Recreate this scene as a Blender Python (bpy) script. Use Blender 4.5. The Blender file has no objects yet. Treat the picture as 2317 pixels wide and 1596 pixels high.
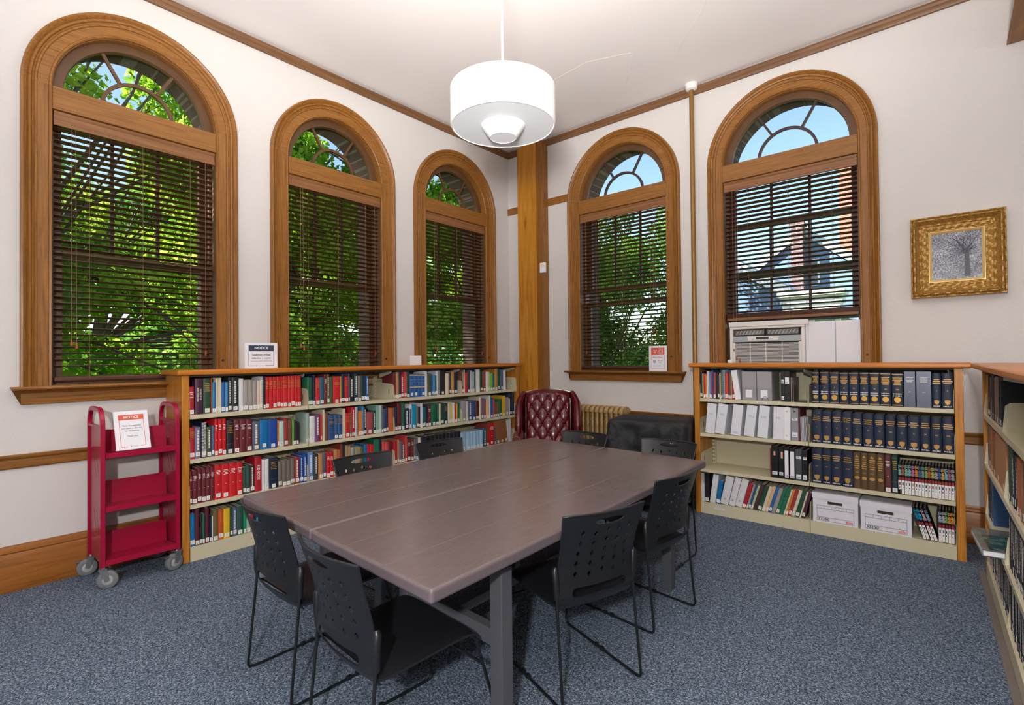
import bpy, bmesh, math, random
from math import sin, cos, pi, radians, sqrt
from mathutils import Vector, Matrix
random.seed(7)
SC = bpy.context.scene
COL = SC.collection
# ------------------------------------------------------------------ room numbers (metres)
XL = -4.563      # left wall plane
YR = 5.271       # right wall plane
CEIL = 4.262
CAM = (0.0, 0.0, 1.45)

# ------------------------------------------------------------------ materials
def lin(c):
    return tuple(((v/255.0)/12.92 if v/255.0 <= 0.04045 else (((v/255.0)+0.055)/1.055)**2.4) for v in c)

MATS = {}
def mat(name, rgb, rough=0.5, metal=0.0, spec=0.5, bump=0.0, bscale=60.0, var=0.0, vscale=4.0, coat=0.0, emis=None, estr=0.0):
    if name in MATS: return MATS[name]
    m = bpy.data.materials.new(name); m.use_nodes = True
    nt = m.node_tree; b = nt.nodes['Principled BSDF']
    col = lin(rgb) + (1.0,)
    b.inputs['Base Color'].default_value = col
    b.inputs['Roughness'].default_value = rough
    b.inputs['Metallic'].default_value = metal
    b.inputs['Specular IOR Level'].default_value = spec
    if coat: b.inputs['Coat Weight'].default_value = coat; b.inputs['Coat Roughness'].default_value = 0.08
    if emis is not None:
        b.inputs['Emission Color'].default_value = lin(emis) + (1.0,); b.inputs['Emission Strength'].default_value = estr
    tc = None
    if bump or var:
        tc = nt.nodes.new('ShaderNodeTexCoord')
    if bump:
        n = nt.nodes.new('ShaderNodeTexNoise'); n.inputs['Scale'].default_value = bscale; n.inputs['Detail'].default_value = 3
        bp = nt.nodes.new('ShaderNodeBump'); bp.inputs['Strength'].default_value = bump; bp.inputs['Distance'].default_value = 0.01
        nt.links.new(tc.outputs['Object'], n.inputs['Vector']); nt.links.new(n.outputs['Fac'], bp.inputs['Height'])
        nt.links.new(bp.outputs['Normal'], b.inputs['Normal'])
    if var:
        n2 = nt.nodes.new('ShaderNodeTexNoise'); n2.inputs['Scale'].default_value = vscale; n2.inputs['Detail'].default_value = 4
        mx = nt.nodes.new('ShaderNodeMix'); mx.data_type = 'RGBA'; mx.blend_type = 'MULTIPLY'
        rr = nt.nodes.new('ShaderNodeMapRange'); rr.inputs['From Min'].default_value = 0.3; rr.inputs['From Max'].default_value = 0.7
        rr.inputs['To Min'].default_value = 1.0-var; rr.inputs['To Max'].default_value = 1.0
        nt.links.new(tc.outputs['Object'], n2.inputs['Vector']); nt.links.new(n2.outputs['Fac'], rr.inputs['Value'])
        mx.inputs['Factor'].default_value = 1.0; mx.inputs['A'].default_value = col
        nt.links.new(rr.outputs['Result'], mx.inputs['B']); nt.links.new(mx.outputs['Result'], b.inputs['Base Color'])
    MATS[name] = m
    return m

def ramp_mat(name, stops, rough=0.45, spec=0.4, scale=(1, 1, 1), noise=6.0, detail=6, distort=0.0, bump=0.1, bdist=0.002, coat=0.0, metal=0.0, roughn=0.6, coords='Object'):
    m = bpy.data.materials.new(name); m.use_nodes = True
    nt = m.node_tree; b = nt.nodes['Principled BSDF']
    tc = nt.nodes.new('ShaderNodeTexCoord'); mp = nt.nodes.new('ShaderNodeMapping'); mp.inputs['Scale'].default_value = scale
    n = nt.nodes.new('ShaderNodeTexNoise'); n.inputs['Scale'].default_value = noise; n.inputs['Detail'].default_value = detail
    n.inputs['Distortion'].default_value = distort; n.inputs['Roughness'].default_value = roughn
    r = nt.nodes.new('ShaderNodeValToRGB')
    el = r.color_ramp.elements
    while len(el) < len(stops): el.new(0.5)
    for e, (p, c) in zip(el, stops): e.position = p; e.color = lin(c) + (1,)
    nt.links.new(tc.outputs[coords], mp.inputs['Vector']); nt.links.new(mp.outputs['Vector'], n.inputs['Vector'])
    nt.links.new(n.outputs['Fac'], r.inputs['Fac']); nt.links.new(r.outputs['Color'], b.inputs['Base Color'])
    b.inputs['Roughness'].default_value = rough; b.inputs['Specular IOR Level'].default_value = spec; b.inputs['Metallic'].default_value = metal
    if coat: b.inputs['Coat Weight'].default_value = coat; b.inputs['Coat Roughness'].default_value = 0.15
    if bump:
        bp = nt.nodes.new('ShaderNodeBump'); bp.inputs['Strength'].default_value = bump; bp.inputs['Distance'].default_value = bdist
        nt.links.new(n.outputs['Fac'], bp.inputs['Height']); nt.links.new(bp.outputs['Normal'], b.inputs['Normal'])
    MATS[name] = m
    return m

def brick_mat(name, c1, c2, mortar, scale=1.0, rot=(pi/2, 0, 0)):
    m = bpy.data.materials.new(name); m.use_nodes = True
    nt = m.node_tree; b = nt.nodes['Principled BSDF']; b.inputs['Roughness'].default_value = 0.9
    tc = nt.nodes.new('ShaderNodeTexCoord'); mp = nt.nodes.new('ShaderNodeMapping'); mp.inputs['Rotation'].default_value = rot
    t = nt.nodes.new('ShaderNodeTexBrick')
    t.inputs['Color1'].default_value = lin(c1)+(1,); t.inputs['Color2'].default_value = lin(c2)+(1,); t.inputs['Mortar'].default_value = lin(mortar)+(1,)
    t.inputs['Scale'].default_value = scale; t.inputs['Brick Width'].default_value = 0.21; t.inputs['Row Height'].default_value = 0.072; t.inputs['Mortar Size'].default_value = 0.007
    nt.links.new(tc.outputs['Object'], mp.inputs['Vector']); nt.links.new(mp.outputs['Vector'], t.inputs['Vector']); nt.links.new(t.outputs['Color'], b.inputs['Base Color'])
    MATS[name] = m
    return m

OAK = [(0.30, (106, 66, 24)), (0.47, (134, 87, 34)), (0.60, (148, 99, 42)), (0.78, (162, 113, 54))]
M_OAKZ = ramp_mat('oak_vertical', OAK, rough=0.38, scale=(34, 34, 1.2), noise=3.0, detail=8, distort=0.6, bump=0.12)
M_OAKX = ramp_mat('oak_horizontal', OAK, rough=0.38, scale=(1.2, 34, 34), noise=3.0, detail=8, distort=0.6, bump=0.12)
TRIM = [(0.30, (96, 64, 38)), (0.55, (122, 86, 54)), (0.75, (138, 100, 66))]
M_RAIL = ramp_mat('picture_rail_wood', TRIM, rough=0.45, scale=(0.8, 16, 16), noise=3.0, detail=6, distort=0.4, bump=0.08)
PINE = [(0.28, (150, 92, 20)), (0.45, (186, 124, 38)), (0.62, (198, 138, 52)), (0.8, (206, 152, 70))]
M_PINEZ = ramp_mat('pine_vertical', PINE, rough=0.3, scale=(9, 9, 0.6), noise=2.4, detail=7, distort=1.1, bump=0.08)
BIRCH = [(0.30, (160, 98, 30)), (0.55, (196, 130, 46)), (0.78, (210, 148, 66))]
M_CASEZ = ramp_mat('bookcase_wood', BIRCH, rough=0.35, scale=(18, 18, 1.0), noise=3.0, detail=6, distort=0.3, bump=0.05)
M_CASEX = ramp_mat('bookcase_top_wood', [(0.3, (168, 96, 26)), (0.55, (196, 118, 38)), (0.8, (206, 132, 54))], rough=0.3, scale=(0.8, 18, 18), noise=3.0, detail=6, distort=0.3, bump=0.05)
M_BASE = ramp_mat('baseboard_wood', [(0.30, (96, 54, 16)), (0.5, (146, 90, 32)), (0.75, (164, 106, 46))], rough=0.35, scale=(0.5, 5, 7), noise=2.2, detail=7, distort=1.4, bump=0.1)
M_BLIND = ramp_mat('blind_slat_wood', [(0.3, (70, 38, 24)), (0.7, (96, 56, 36))], rough=0.4, scale=(0.6, 20, 20), noise=4.0, bump=0.03)
M_VALANCE = ramp_mat('valance_wood', [(0.3, (112, 72, 40)), (0.55, (136, 92, 55)), (0.75, (150, 104, 66))], rough=0.42, scale=(0.7, 22, 22), noise=3.2, bump=0.06)
M_SASH = mat('sash_brown_paint', (98, 66, 38), 0.45, var=0.25, vscale=9)
M_SASHD = mat('muntin_dark', (58, 38, 30), 0.5)
M_WALL = mat('wall_plaster', (215, 212, 209), 0.85, spec=0.25, bump=0.25, bscale=38, var=0.03, vscale=1.3)
M_CEILM = mat('ceiling_plaster', (244, 239, 237), 0.9, spec=0.2, bump=0.12, bscale=14, var=0.04, vscale=0.9)
M_BRICK = brick_mat('brick_reveal', (92, 70, 60), (74, 56, 48), (112, 100, 90))
M_CREAM = mat('cream_enamel', (206, 198, 168), 0.34, spec=0.5)
M_CREAMD = mat('cream_enamel_back', (200, 192, 162), 0.42)
M_SLOT = mat('slot_dark', (60, 54, 44), 0.8)
M_BLACKP = mat('black_plastic', (25, 26, 30), 0.36, spec=0.5, bump=0.08, bscale=900)
M_BLACKM = mat('black_steel', (22, 24, 28), 0.35, spec=0.5)
M_GREYM = mat('table_leg_grey', (80, 80, 86), 0.4, spec=0.5)
M_TABLE = ramp_mat('table_laminate', [(0.3, (98, 86, 85)), (0.5, (104, 92, 91)), (0.7, (110, 98, 97))], rough=0.25, spec=0.6, scale=(40, 3, 1), noise=6, detail=5, bump=0.0, bdist=0.001, coords='Object')
M_TEDGE = mat('table_edge_band', (102, 91, 96), 0.38)
M_CARTP = mat('cart_crimson_enamel', (158, 8, 52), 0.3, spec=0.5)
M_CHROME = mat('zinc_steel', (180, 180, 178), 0.3, metal=0.9)
M_TYRE = mat('caster_rubber', (112, 114, 118), 0.6)
M_HUB = mat('caster_hub', (176, 180, 182), 0.45)
M_PAPER = mat('white_paper', (238, 238, 244), 0.6, spec=0.3)
M_ACRY = mat('clear_holder', (222, 222, 236), 0.12)
M_INKN = mat('ink_navy', (52, 66, 94), 0.6)
M_INKB = mat('ink_dark', (60, 60, 72), 0.6)
M_INKR = mat('ink_red', (212, 92, 72), 0.6)
M_WHITE = mat('ink_white', (248, 248, 250), 0.6)
M_PAGES = mat('book_pages', (196, 188, 174), 0.9, spec=0.1)
M_LABEL = mat('spine_sticker', (236, 234, 226), 0.5)
M_GOLD = mat('gilt', (206, 158, 70), 0.35, metal=0.6)
M_WHT2 = mat('foil_white', (226, 222, 216), 0.5)
M_LAMPW = mat('lamp_white_enamel', (238, 238, 238), 0.4)
M_LAMPG = mat('lamp_diffuser', (214, 217, 219), 0.55, emis=(255, 250, 244), estr=0.10)
M_LEATH = mat('oxblood_leather', (88, 12, 22), 0.26, spec=0.6, bump=0.06, bscale=220, coat=0.3)
M_BRASS = mat('brass', (190, 150, 80), 0.3, metal=0.9)
M_RADI = ramp_mat('radiator_gold_paint', [(0.3, (150, 118, 72)), (0.6, (194, 162, 112))], rough=0.42, metal=0.25, scale=(1, 1, 1), noise=40, bump=0.3, bdist=0.003)
M_PIPE = mat('pipe_bronze_paint', (150, 112, 58), 0.35, metal=0.3, var=0.15)
M_COVER = mat('black_cloth', (34, 35, 40), 0.55, spec=0.4, bump=0.1, bscale=400)
M_ACW = mat('ac_white_plastic', (222, 222, 218), 0.4)
M_ACG = mat('ac_grey_band', (160, 172, 178), 0.4)
M_ACD = mat('ac_dark', (46, 44, 44), 0.6)
M_PANEL = mat('window_filler_board', (226, 226, 234), 0.5)
M_GILT = ramp_mat('gilt_frame', [(0.35, (140, 100, 44)), (0.55, (186, 146, 78)), (0.75, (222, 188, 122))], rough=0.4, metal=0.4, noise=90, detail=4, bump=0.5, bdist=0.004)
M_GILTL = mat('gilt_liner', (238, 206, 136), 0.35, metal=0.35)
M_CORD = mat('blind_cord', (150, 110, 84), 0.7)
M_TASSEL = mat('blind_tassel', (150, 74, 36), 0.4)
M_KEY = mat('dark_escutcheon', (60, 42, 30), 0.4, metal=0.5)

def carpet_mat():
    m = bpy.data.materials.new('carpet'); m.use_nodes = True
    nt = m.node_tree; b = nt.nodes['Principled BSDF']; b.inputs['Roughness'].default_value = 0.97; b.inputs['Specular IOR Level'].default_value = 0.1
    tc = nt.nodes.new('ShaderNodeTexCoord')
    vo = nt.nodes.new('ShaderNodeTexVoronoi'); vo.inputs['Scale'].default_value = 230; sp_ = nt.nodes.new('ShaderNodeSeparateColor')
    n = nt.nodes.new('ShaderNodeTexNoise'); n.inputs['Scale'].default_value = 90; n.inputs['Detail'].default_value = 3; n.inputs['Roughness'].default_value = 0.8
    mx = nt.nodes.new('ShaderNodeMath'); mx.operation = 'MULTIPLY_ADD'; mx.inputs[1].default_value = 0.45
    r = nt.nodes.new('ShaderNodeValToRGB'); el = r.color_ramp.elements
    for p, c in ((0.62, (66, 78, 94)), (0.84, (106, 120, 138))): el.new(p).color = lin(c)+(1,)
    el[0].position = 0.42; el[0].color = lin((30, 36, 46))+(1,)
    el[-1].position = 1.0; el[-1].color = lin((160, 172, 186))+(1,)
    bp = nt.nodes.new('ShaderNodeBump'); bp.inputs['Strength'].default_value = 0.2; bp.inputs['Distance'].default_value = 0.002
    nt.links.new(tc.outputs['Object'], vo.inputs['Vector']); nt.links.new(tc.outputs['Object'], n.inputs['Vector'])
    nt.links.new(vo.outputs['Color'], sp_.inputs['Color']); nt.links.new(sp_.outputs[0], mx.inputs[0]); nt.links.new(n.outputs['Fac'], mx.inputs[2])
    nt.links.new(mx.outputs[0], r.inputs['Fac']); nt.links.new(r.outputs['Color'], b.inputs['Base Color'])
    nt.links.new(mx.outputs[0], bp.inputs['Height']); nt.links.new(bp.outputs['Normal'], b.inputs['Normal'])
    return m
M_CARPET = carpet_mat()

def glass_mat(name, tint=(255, 255, 255), refl=0.06):
    m = bpy.data.materials.new(name); m.use_nodes = True
    nt = m.node_tree; nt.nodes.clear()
    o = nt.nodes.new('ShaderNodeOutputMaterial'); t = nt.nodes.new('ShaderNodeBsdfTransparent'); g = nt.nodes.new('ShaderNodeBsdfGlossy')
    f = nt.nodes.new('ShaderNodeFresnel'); f.inputs['IOR'].default_value = 1.12
    t.inputs['Color'].default_value = lin(tint)+(1,); g.inputs['Roughness'].default_value = 0.02
    mx = nt.nodes.new('ShaderNodeMixShader')
    nt.links.new(f.outputs[0], mx.inputs[0]); nt.links.new(t.outputs[0], mx.inputs[1]); nt.links.new(g.outputs[0], mx.inputs[2]); nt.links.new(mx.outputs[0], o.inputs[0])
    return m
M_GLASS = glass_mat('window_glass', (246, 252, 250))

# ------------------------------------------------------------------ mesh builder
class MB:
    def __init__(s): s.v = []; s.f = []; s.m = []
    def add(s, vs, fs, mi=0):
        o = len(s.v); s.v += [tuple(p) for p in vs]; s.f += [tuple(i+o for i in f) for f in fs]; s.m += [mi]*len(fs)
        return s
    def box(s, x0, x1, y0, y1, z0, z1, mi=0, M=None):
        vs = [(x, y, z) for z in (z0, z1) for y in (y0, y1) for x in (x0, x1)]
        if M is not None: vs = [M @ Vector(p) for p in vs]
        return s.add(vs, [(0, 2, 3, 1), (4, 5, 7, 6), (0, 1, 5, 4), (2, 6, 7, 3), (0, 4, 6, 2), (1, 3, 7, 5)], mi)
    def tube(s, path, r, seg=8, closed=False, mi=0, cap=True):
        P = [Vector(p) for p in path]; n = len(P); rings = []
        up = None
        for i in range(n):
            a = P[(i-1) % n] if (closed or i > 0) else P[i]; b = P[(i+1) % n] if (closed or i < n-1) else P[i]
            t = (b-a).normalized()
            if up is None:
                ref = Vector((0, 0, 1)) if abs(t.z) < 0.9 else Vector((1, 0, 0)); up = (ref - t*ref.dot(t)).normalized()
            else:
                up = (up - t*up.dot(t)); up = up.normalized() if up.length > 1e-6 else Vector((1, 0, 0))
            w = t.cross(up); rr = r[i] if isinstance(r, (list, tuple)) else r
            rings.append([P[i] + up*(rr*cos(2*pi*k/seg)) + w*(rr*sin(2*pi*k/seg)) for k in range(seg)])
        vs = [p for ring in rings for p in ring]; fs = []
        for i in range(n if closed else n-1):
            j = (i+1) % n
            for k in range(seg):
                k2 = (k+1) % seg; fs.append((i*seg+k, i*seg+k2, j*seg+k2, j*seg+k))
        if cap and not closed: fs.append(tuple(range(seg-1, -1, -1))); fs.append(tuple((n-1)*seg+k for k in range(seg)))
        return s.add(vs, fs, mi)
    def sweep(s, rings, closed_ring=True, caps=True, mi=0):
        n = len(rings); k = len(rings[0]); fs = []
        for i in range(n-1):
            for j in range(k if closed_ring else k-1):
                j2 = (j+1) % k; fs.append((i*k+j, i*k+j2, (i+1)*k+j2, (i+1)*k+j))
        if caps: fs.append(tuple(range(k-1, -1, -1))); fs.append(tuple((n-1)*k+j for j in range(k)))
        return s.add([p for r in rings for p in r], fs, mi)
    def lathe(s, prof, seg=48, c=(0, 0, 0), mi=0, capb=False, capt=False):
        vs = [(c[0]+r*cos(2*pi*k/seg), c[1]+r*sin(2*pi*k/seg), c[2]+z) for r, z in prof for k in range(seg)]; fs = []
        for i in range(len(prof)-1):
            for k in range(seg):
                k2 = (k+1) % seg; fs.append((i*seg+k, i*seg+k2, (i+1)*seg+k2, (i+1)*seg+k))
        if capb: fs.append(tuple(range(seg-1, -1, -1)))
        if capt: fs.append(tuple((len(prof)-1)*seg+k for k in range(seg)))
        return s.add(vs, fs, mi)
    def prism(s, poly, y0, y1, mi=0, plane='xz'):
        # extrude a convex polygon given in the plane
        def mk(p, t):
            return (p[0], t, p[1]) if plane == 'xz' else ((t, p[0], p[1]) if plane == 'yz' else (p[0], p[1], t))
        n = len(poly); vs = [mk(p, y0) for p in poly] + [mk(p, y1) for p in poly]
        fs = [tuple(range(n)), tuple(range(2*n-1, n-1, -1))] + [(i, n+i, n+(i+1) % n, (i+1) % n) for i in range(n)]
        return s.add(vs, fs, mi)
    def grid(s, fn, nu, nv, mi=0, flip=False):
        vs = [fn(i/nu, j/nv) for j in range(nv+1) for i in range(nu+1)]; fs = []
        for j in range(nv):
            for i in range(nu):
                a = j*(nu+1)+i; q = (a, a+1, a+nu+2, a+nu+1); fs.append(q[::-1] if flip else q)
        return s.add(vs, fs, mi)
    def mesh(s, name, mats, smooth=False):
        me = bpy.data.meshes.new(name); me.from_pydata(s.v, [], s.f)
        for m in (mats if isinstance(mats, (list, tuple)) else [mats]): me.materials.append(m)
        if any(s.m): me.polygons.foreach_set('material_index', s.m)
        bm = bmesh.new(); bm.from_mesh(me); bmesh.ops.recalc_face_normals(bm, faces=bm.faces); bm.to_mesh(me); bm.free()
        if smooth: shade(me, smooth if isinstance(smooth, (int, float)) and smooth is not True else 40)
        me.update(); return me
    def build(s, name, mats, parent=None, smooth=False, bevel=0, loc=None, rz=0, seg=2):
        return link(name, s.mesh(name, mats, smooth), parent, bevel, loc, rz, seg)

def shade(me, angle=40):
    me.polygons.foreach_set('use_smooth', [True]*len(me.polygons))
    bm = bmesh.new(); bm.from_mesh(me); a = radians(angle)
    for e in bm.edges:
        if len(e.link_faces) == 2: e.smooth = e.calc_face_angle(0) < a
    bm.to_mesh(me); bm.free()

def link(name, me, parent=None, bevel=0, loc=None, rz=0, seg=2):
    o = bpy.data.objects.new(name, me); COL.objects.link(o)
    if parent is not None: o.parent = parent
    if loc is not None: o.location = loc
    if rz: o.rotation_euler = (0, 0, rz)
    if bevel:
        b = o.modifiers.new('bevel', 'BEVEL'); b.width = bevel; b.segments = seg; b.limit_method = 'ANGLE'; b.angle_limit = radians(35)
    return o

def empty(name, loc=(0, 0, 0), rz=0, parent=None):
    o = bpy.data.objects.new(name, None); COL.objects.link(o); o.location = loc; o.rotation_euler = (0, 0, rz)
    o.empty_display_size = 0.1
    if parent is not None: o.parent = parent
    return o

LABELS = {}
def tag(o, label, cat, group=None, kind=None):
    assert 4 <= len(label.split()) <= 16, (len(label.split()), label)
    o['label'] = label; o['category'] = cat
    if group: o['group'] = group
    if kind: o['kind'] = kind
    return o
def struct(o, label=None, cat=None):
    o['kind'] = 'structure'
    if label: o['label'] = label; o['category'] = cat
    return o

def copy_tree(o, parent=None):
    c = o.copy(); COL.objects.link(c)
    if parent is not None: c.parent = parent
    for ch in list(o.children): copy_tree(ch, c)
    return c

_TXT = {}
def text_mesh(s, size, mat_, align='CENTER', depth=0.0004, bold=False, sx=1.0):
    cu = bpy.data.curves.new('lettering', 'FONT'); cu.body = s; cu.size = size; cu.align_x = align; cu.align_y = 'CENTER'
    cu.extrude = depth; cu.resolution_u = 3
    if bold: cu.offset = size*0.018
    t = bpy.data.objects.new('lettering_source', cu); COL.objects.link(t)
    bpy.context.view_layer.update()
    me = bpy.data.meshes.new_from_object(t.evaluated_get(bpy.context.evaluated_depsgraph_get()))
    bpy.data.objects.remove(t); bpy.data.curves.remove(cu)
    me.materials.clear(); me.materials.append(mat_)
    if sx != 1.0:
        for v in me.vertices: v.co.x *= sx
    return me
# text lies in XY, faces +Z; stand it up so that it reads left to right along +X facing -Y
STAND = Matrix.Rotation(pi/2, 4, 'X')
def put_text(name, s, size, mat_, parent, loc, M=STAND, **k):
    me = text_mesh(s, size, mat_, **k); me.transform(M)
    return link(name, me, parent, loc=loc)
SPINE_TXT = Matrix.Rotation(pi/2, 4, 'X') @ Matrix.Rotation(-pi/2, 4, 'Z')   # reads downwards on a spine facing -Y
SKY_STR, SUN_STR, FLASH, PEND, ROOM, BOUNCE = 0.32, 22.0, 350, 58, 35, 980
# ================================================================== ROOM SHELL
def wall_frame(side):
    return (Matrix.Translation((XL, 0, 0)) @ Matrix.Rotation(pi/2, 4, 'Z')) if side == 'left' else Matrix.Translation((0, YR, 0))

# wall local frame: x to the right as seen from inside, y outwards, z up
WIN = {  # side, centre, inner half width, outer half width, sill top, transom bottom, spring line
    1: ('left', 1.095, 0.503, 0.660, 1.297, 3.153, 3.308),
    2: ('left', 2.700, 0.499, 0.660, 1.297, 3.153, 3.308),
    3: ('left', 4.297, 0.496, 0.662, 1.297, 3.153, 3.308),
    4: ('right', -2.863, 0.551, 0.708, 1.292, 3.182, 3.345),
    5: ('right', -1.149, 0.563, 0.708, 1.292, 3.182, 3.345)}
THK = 0.42
def build_wall(name, side, x0, x1, wins):
    b = MB(); N = 40
    def panel(xa, xb, za, zb):
        b.add([(xa, 0, za), (xb, 0, za), (xb, 0, zb), (xa, 0, zb)], [(0, 1, 2, 3)], 0)
        b.add([(xa, THK, za), (xb, THK, za), (xb, THK, zb), (xa, THK, zb)], [(3, 2, 1, 0)], 1)
    cur = x0; top = CEIL + 0.02
    for i in wins:
        _, c, r, ro, zs, zt, sp = WIN[i]
        panel(cur, c-r, -0.02, top); panel(c-r, c+r, -0.02, zs)
        arc = [(c - r*cos(pi*k/N), sp + r*sin(pi*k/N)) for k in range(N+1)]
        for (xa, za), (xb, zb) in zip(arc, arc[1:]):
            for y, mi in ((0, 0), (THK, 1)):
                b.add([(xa, y, za), (xb, y, zb), (xb, y, top), (xa, y, top)], [(0, 1, 2, 3)], mi)
        loop = [(c-r, zs)] + arc + [(c+r, zs)]
        for (xa, za), (xb, zb) in zip(loop, loop[1:] + loop[:1]):
            for ya, yb, mi in ((0, 0.16, 2), (0.16, THK, 1)):
                b.add([(xa, ya, za), (xb, ya, zb), (xb, yb, zb), (xa, yb, za)], [(0, 1, 2, 3)], mi)
        cur = c+r
    panel(cur, x1, -0.02, top)
    me = bpy.data.meshes.new(name); me.from_pydata(b.v, [], b.f); me.materials.append(M_WALL); me.materials.append(M_BRICK); me.materials.append(M_SASH)
    me.polygons.foreach_set('material_index', b.m)
    o = link(name, me); o.matrix_world = wall_frame(side); struct(o)
    return o
build_wall('wall_left', 'left', -5.0, YR, [1, 2, 3])
build_wall('wall_right', 'right', XL, 6.0, [4, 5])
o = MB().box(6.0, 6.2, -5.2, YR+0.4, -0.02, CEIL+0.02).build('wall_back', M_WALL); struct(o)
o = MB().box(XL-0.4, 6.2, -5.2, -5.0, -0.02, CEIL+0.02).build('wall_near', M_WALL); struct(o)
o = MB().box(XL, 6.0, -5.0, YR, -0.05, 0.0).build('floor', M_CARPET); struct(o)

# ceiling with hairline cracks in the plaster (geometry: thin raised repair ridges)
o = MB().box(XL-0.45, 6.2, -5.2, YR+0.45, CEIL, CEIL+0.1).build('ceiling', M_CEILM); struct(o)
cr = MB()
def crack(pts, w=0.006):
    P = [Vector((x, y, CEIL-0.0015)) for x, y in pts]
    for a, c in zip(P, P[1:]):
        n = 6
        for k in range(n):
            p = a.lerp(c, k/n); q = a.lerp(c, (k+1)/n)
            j = Vector((random.uniform(-.008, .008), random.uniform(-.008, .008), 0)); d = (q-p).normalized(); s = Vector((-d.y, d.x, 0))*w/2
            cr.add([p-s, p+s, q+j+s, q+j-s, p-s+Vector((0, 0, .0015)), p+s+Vector((0, 0, .0015)), q+j+s+Vector((0, 0, .0015)), q+j-s+Vector((0, 0, .0015))], [(0, 1, 2, 3), (0, 4, 5, 1), (2, 6, 7, 3), (1, 5, 6, 2), (3, 7, 4, 0)])
crack([(-1.55, 3.0), (-1.85, 3.5), (-2.05, 4.1), (-2.3, 4.5)]); crack([(-1.2, 3.6), (-1.45, 4.1), (-1.9, 4.6)]); crack([(-3.0, 4.2), (-2.6, 4.15), (-2.2, 4.3)], .005)
crack([(-.9, 3.8), (-1.1, 4.2)], .004); crack([(-2.3, 4.5), (-2.5, 4.75)], .012)
o = cr.build('trim_4', mat('ceiling_crack_filler', (236, 230, 228), 0.9)); struct(o, 'hairline cracks filled in the white plaster ceiling', 'crack')

def rail_run(name, side, x0, x1, prof, m, parent=None):
    # prof: list of (outwards-into-room, z)
    rings = [[(x, -p[0], p[1]) for p in prof] for x in (x0, x1)]
    o = MB().sweep(rings).build(name, m, parent, smooth=30)
    o.matrix_world = wall_frame(side); struct(o)
    return o
PIC = [(0, 4.166), (0.022, 4.166), (0.030, 4.180), (0.030, 4.205), (0.040, 4.222), (0.040, 4.240), (0.0, 4.240)]
rail_run('trim_1', 'left', -5.0, YR-0.0405, PIC, M_RAIL)
rail_run('trim_2', 'right', XL, 6.0, PIC, M_RAIL)
CH = [(0, 0.775), (0.014, 0.775), (0.02, 0.785), (0.02, 0.832), (0.032, 0.846), (0.036, 0.856), (0.036, 0.864), (0, 0.864)]
rail_run('trim_5', 'left', -5.0, YR-0.0365, CH, M_OAKX)
rail_run('trim_6', 'right', XL, 6.0, [(a, b-0.02) for a, b in CH], M_OAKX)
BB = [(0, 0.0), (0.03, 0.0), (0.03, 0.225), (0.024, 0.24), (0.030, 0.25), (0.028, 0.262), (0.012, 0.275), (0.008, 0.288), (0, 0.288)]
rail_run('baseboard_left', 'left', -5.0, YR-0.0305, BB, M_BASE)
rail_run('baseboard_right', 'right', XL, 6.0, BB, M_BASE)
# upper rail that runs from the corner past the boxed post to window 4
rail_run('trim_3', 'right', XL+0.001, -2.863-0.709, [(0, 3.392), (0.022, 3.392), (0.022, 3.478), (0, 3.478)], M_OAKX)
# boxed timber post in the corner: wide face and narrow side board
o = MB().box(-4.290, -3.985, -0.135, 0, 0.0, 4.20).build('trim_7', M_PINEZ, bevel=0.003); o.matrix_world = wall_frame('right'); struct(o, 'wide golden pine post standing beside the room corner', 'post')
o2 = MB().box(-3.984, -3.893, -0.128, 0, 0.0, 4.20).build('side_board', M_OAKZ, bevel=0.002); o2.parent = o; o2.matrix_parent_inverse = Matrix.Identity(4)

# oak bracket end of the moulding that runs off to the right near the ceiling
pr = [(0.31, 3.735), (0.43, 3.735), (0.55, 3.80), (0.60, 3.90), (0.60, 4.26), (0.375, 4.26), (0.375, 3.90), (0.345, 3.80)]
o = MB().prism([(x+0.03, z) for x, z in pr], -1.2, YR-0.002, plane='xz').build('trim_8', ramp_mat('oak_length', OAK, rough=.4, scale=(14, .9, 14), noise=3, distort=.6), bevel=0.006); struct(o, 'thick oak moulding running off overhead at the top right corner', 'moulding')

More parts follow.
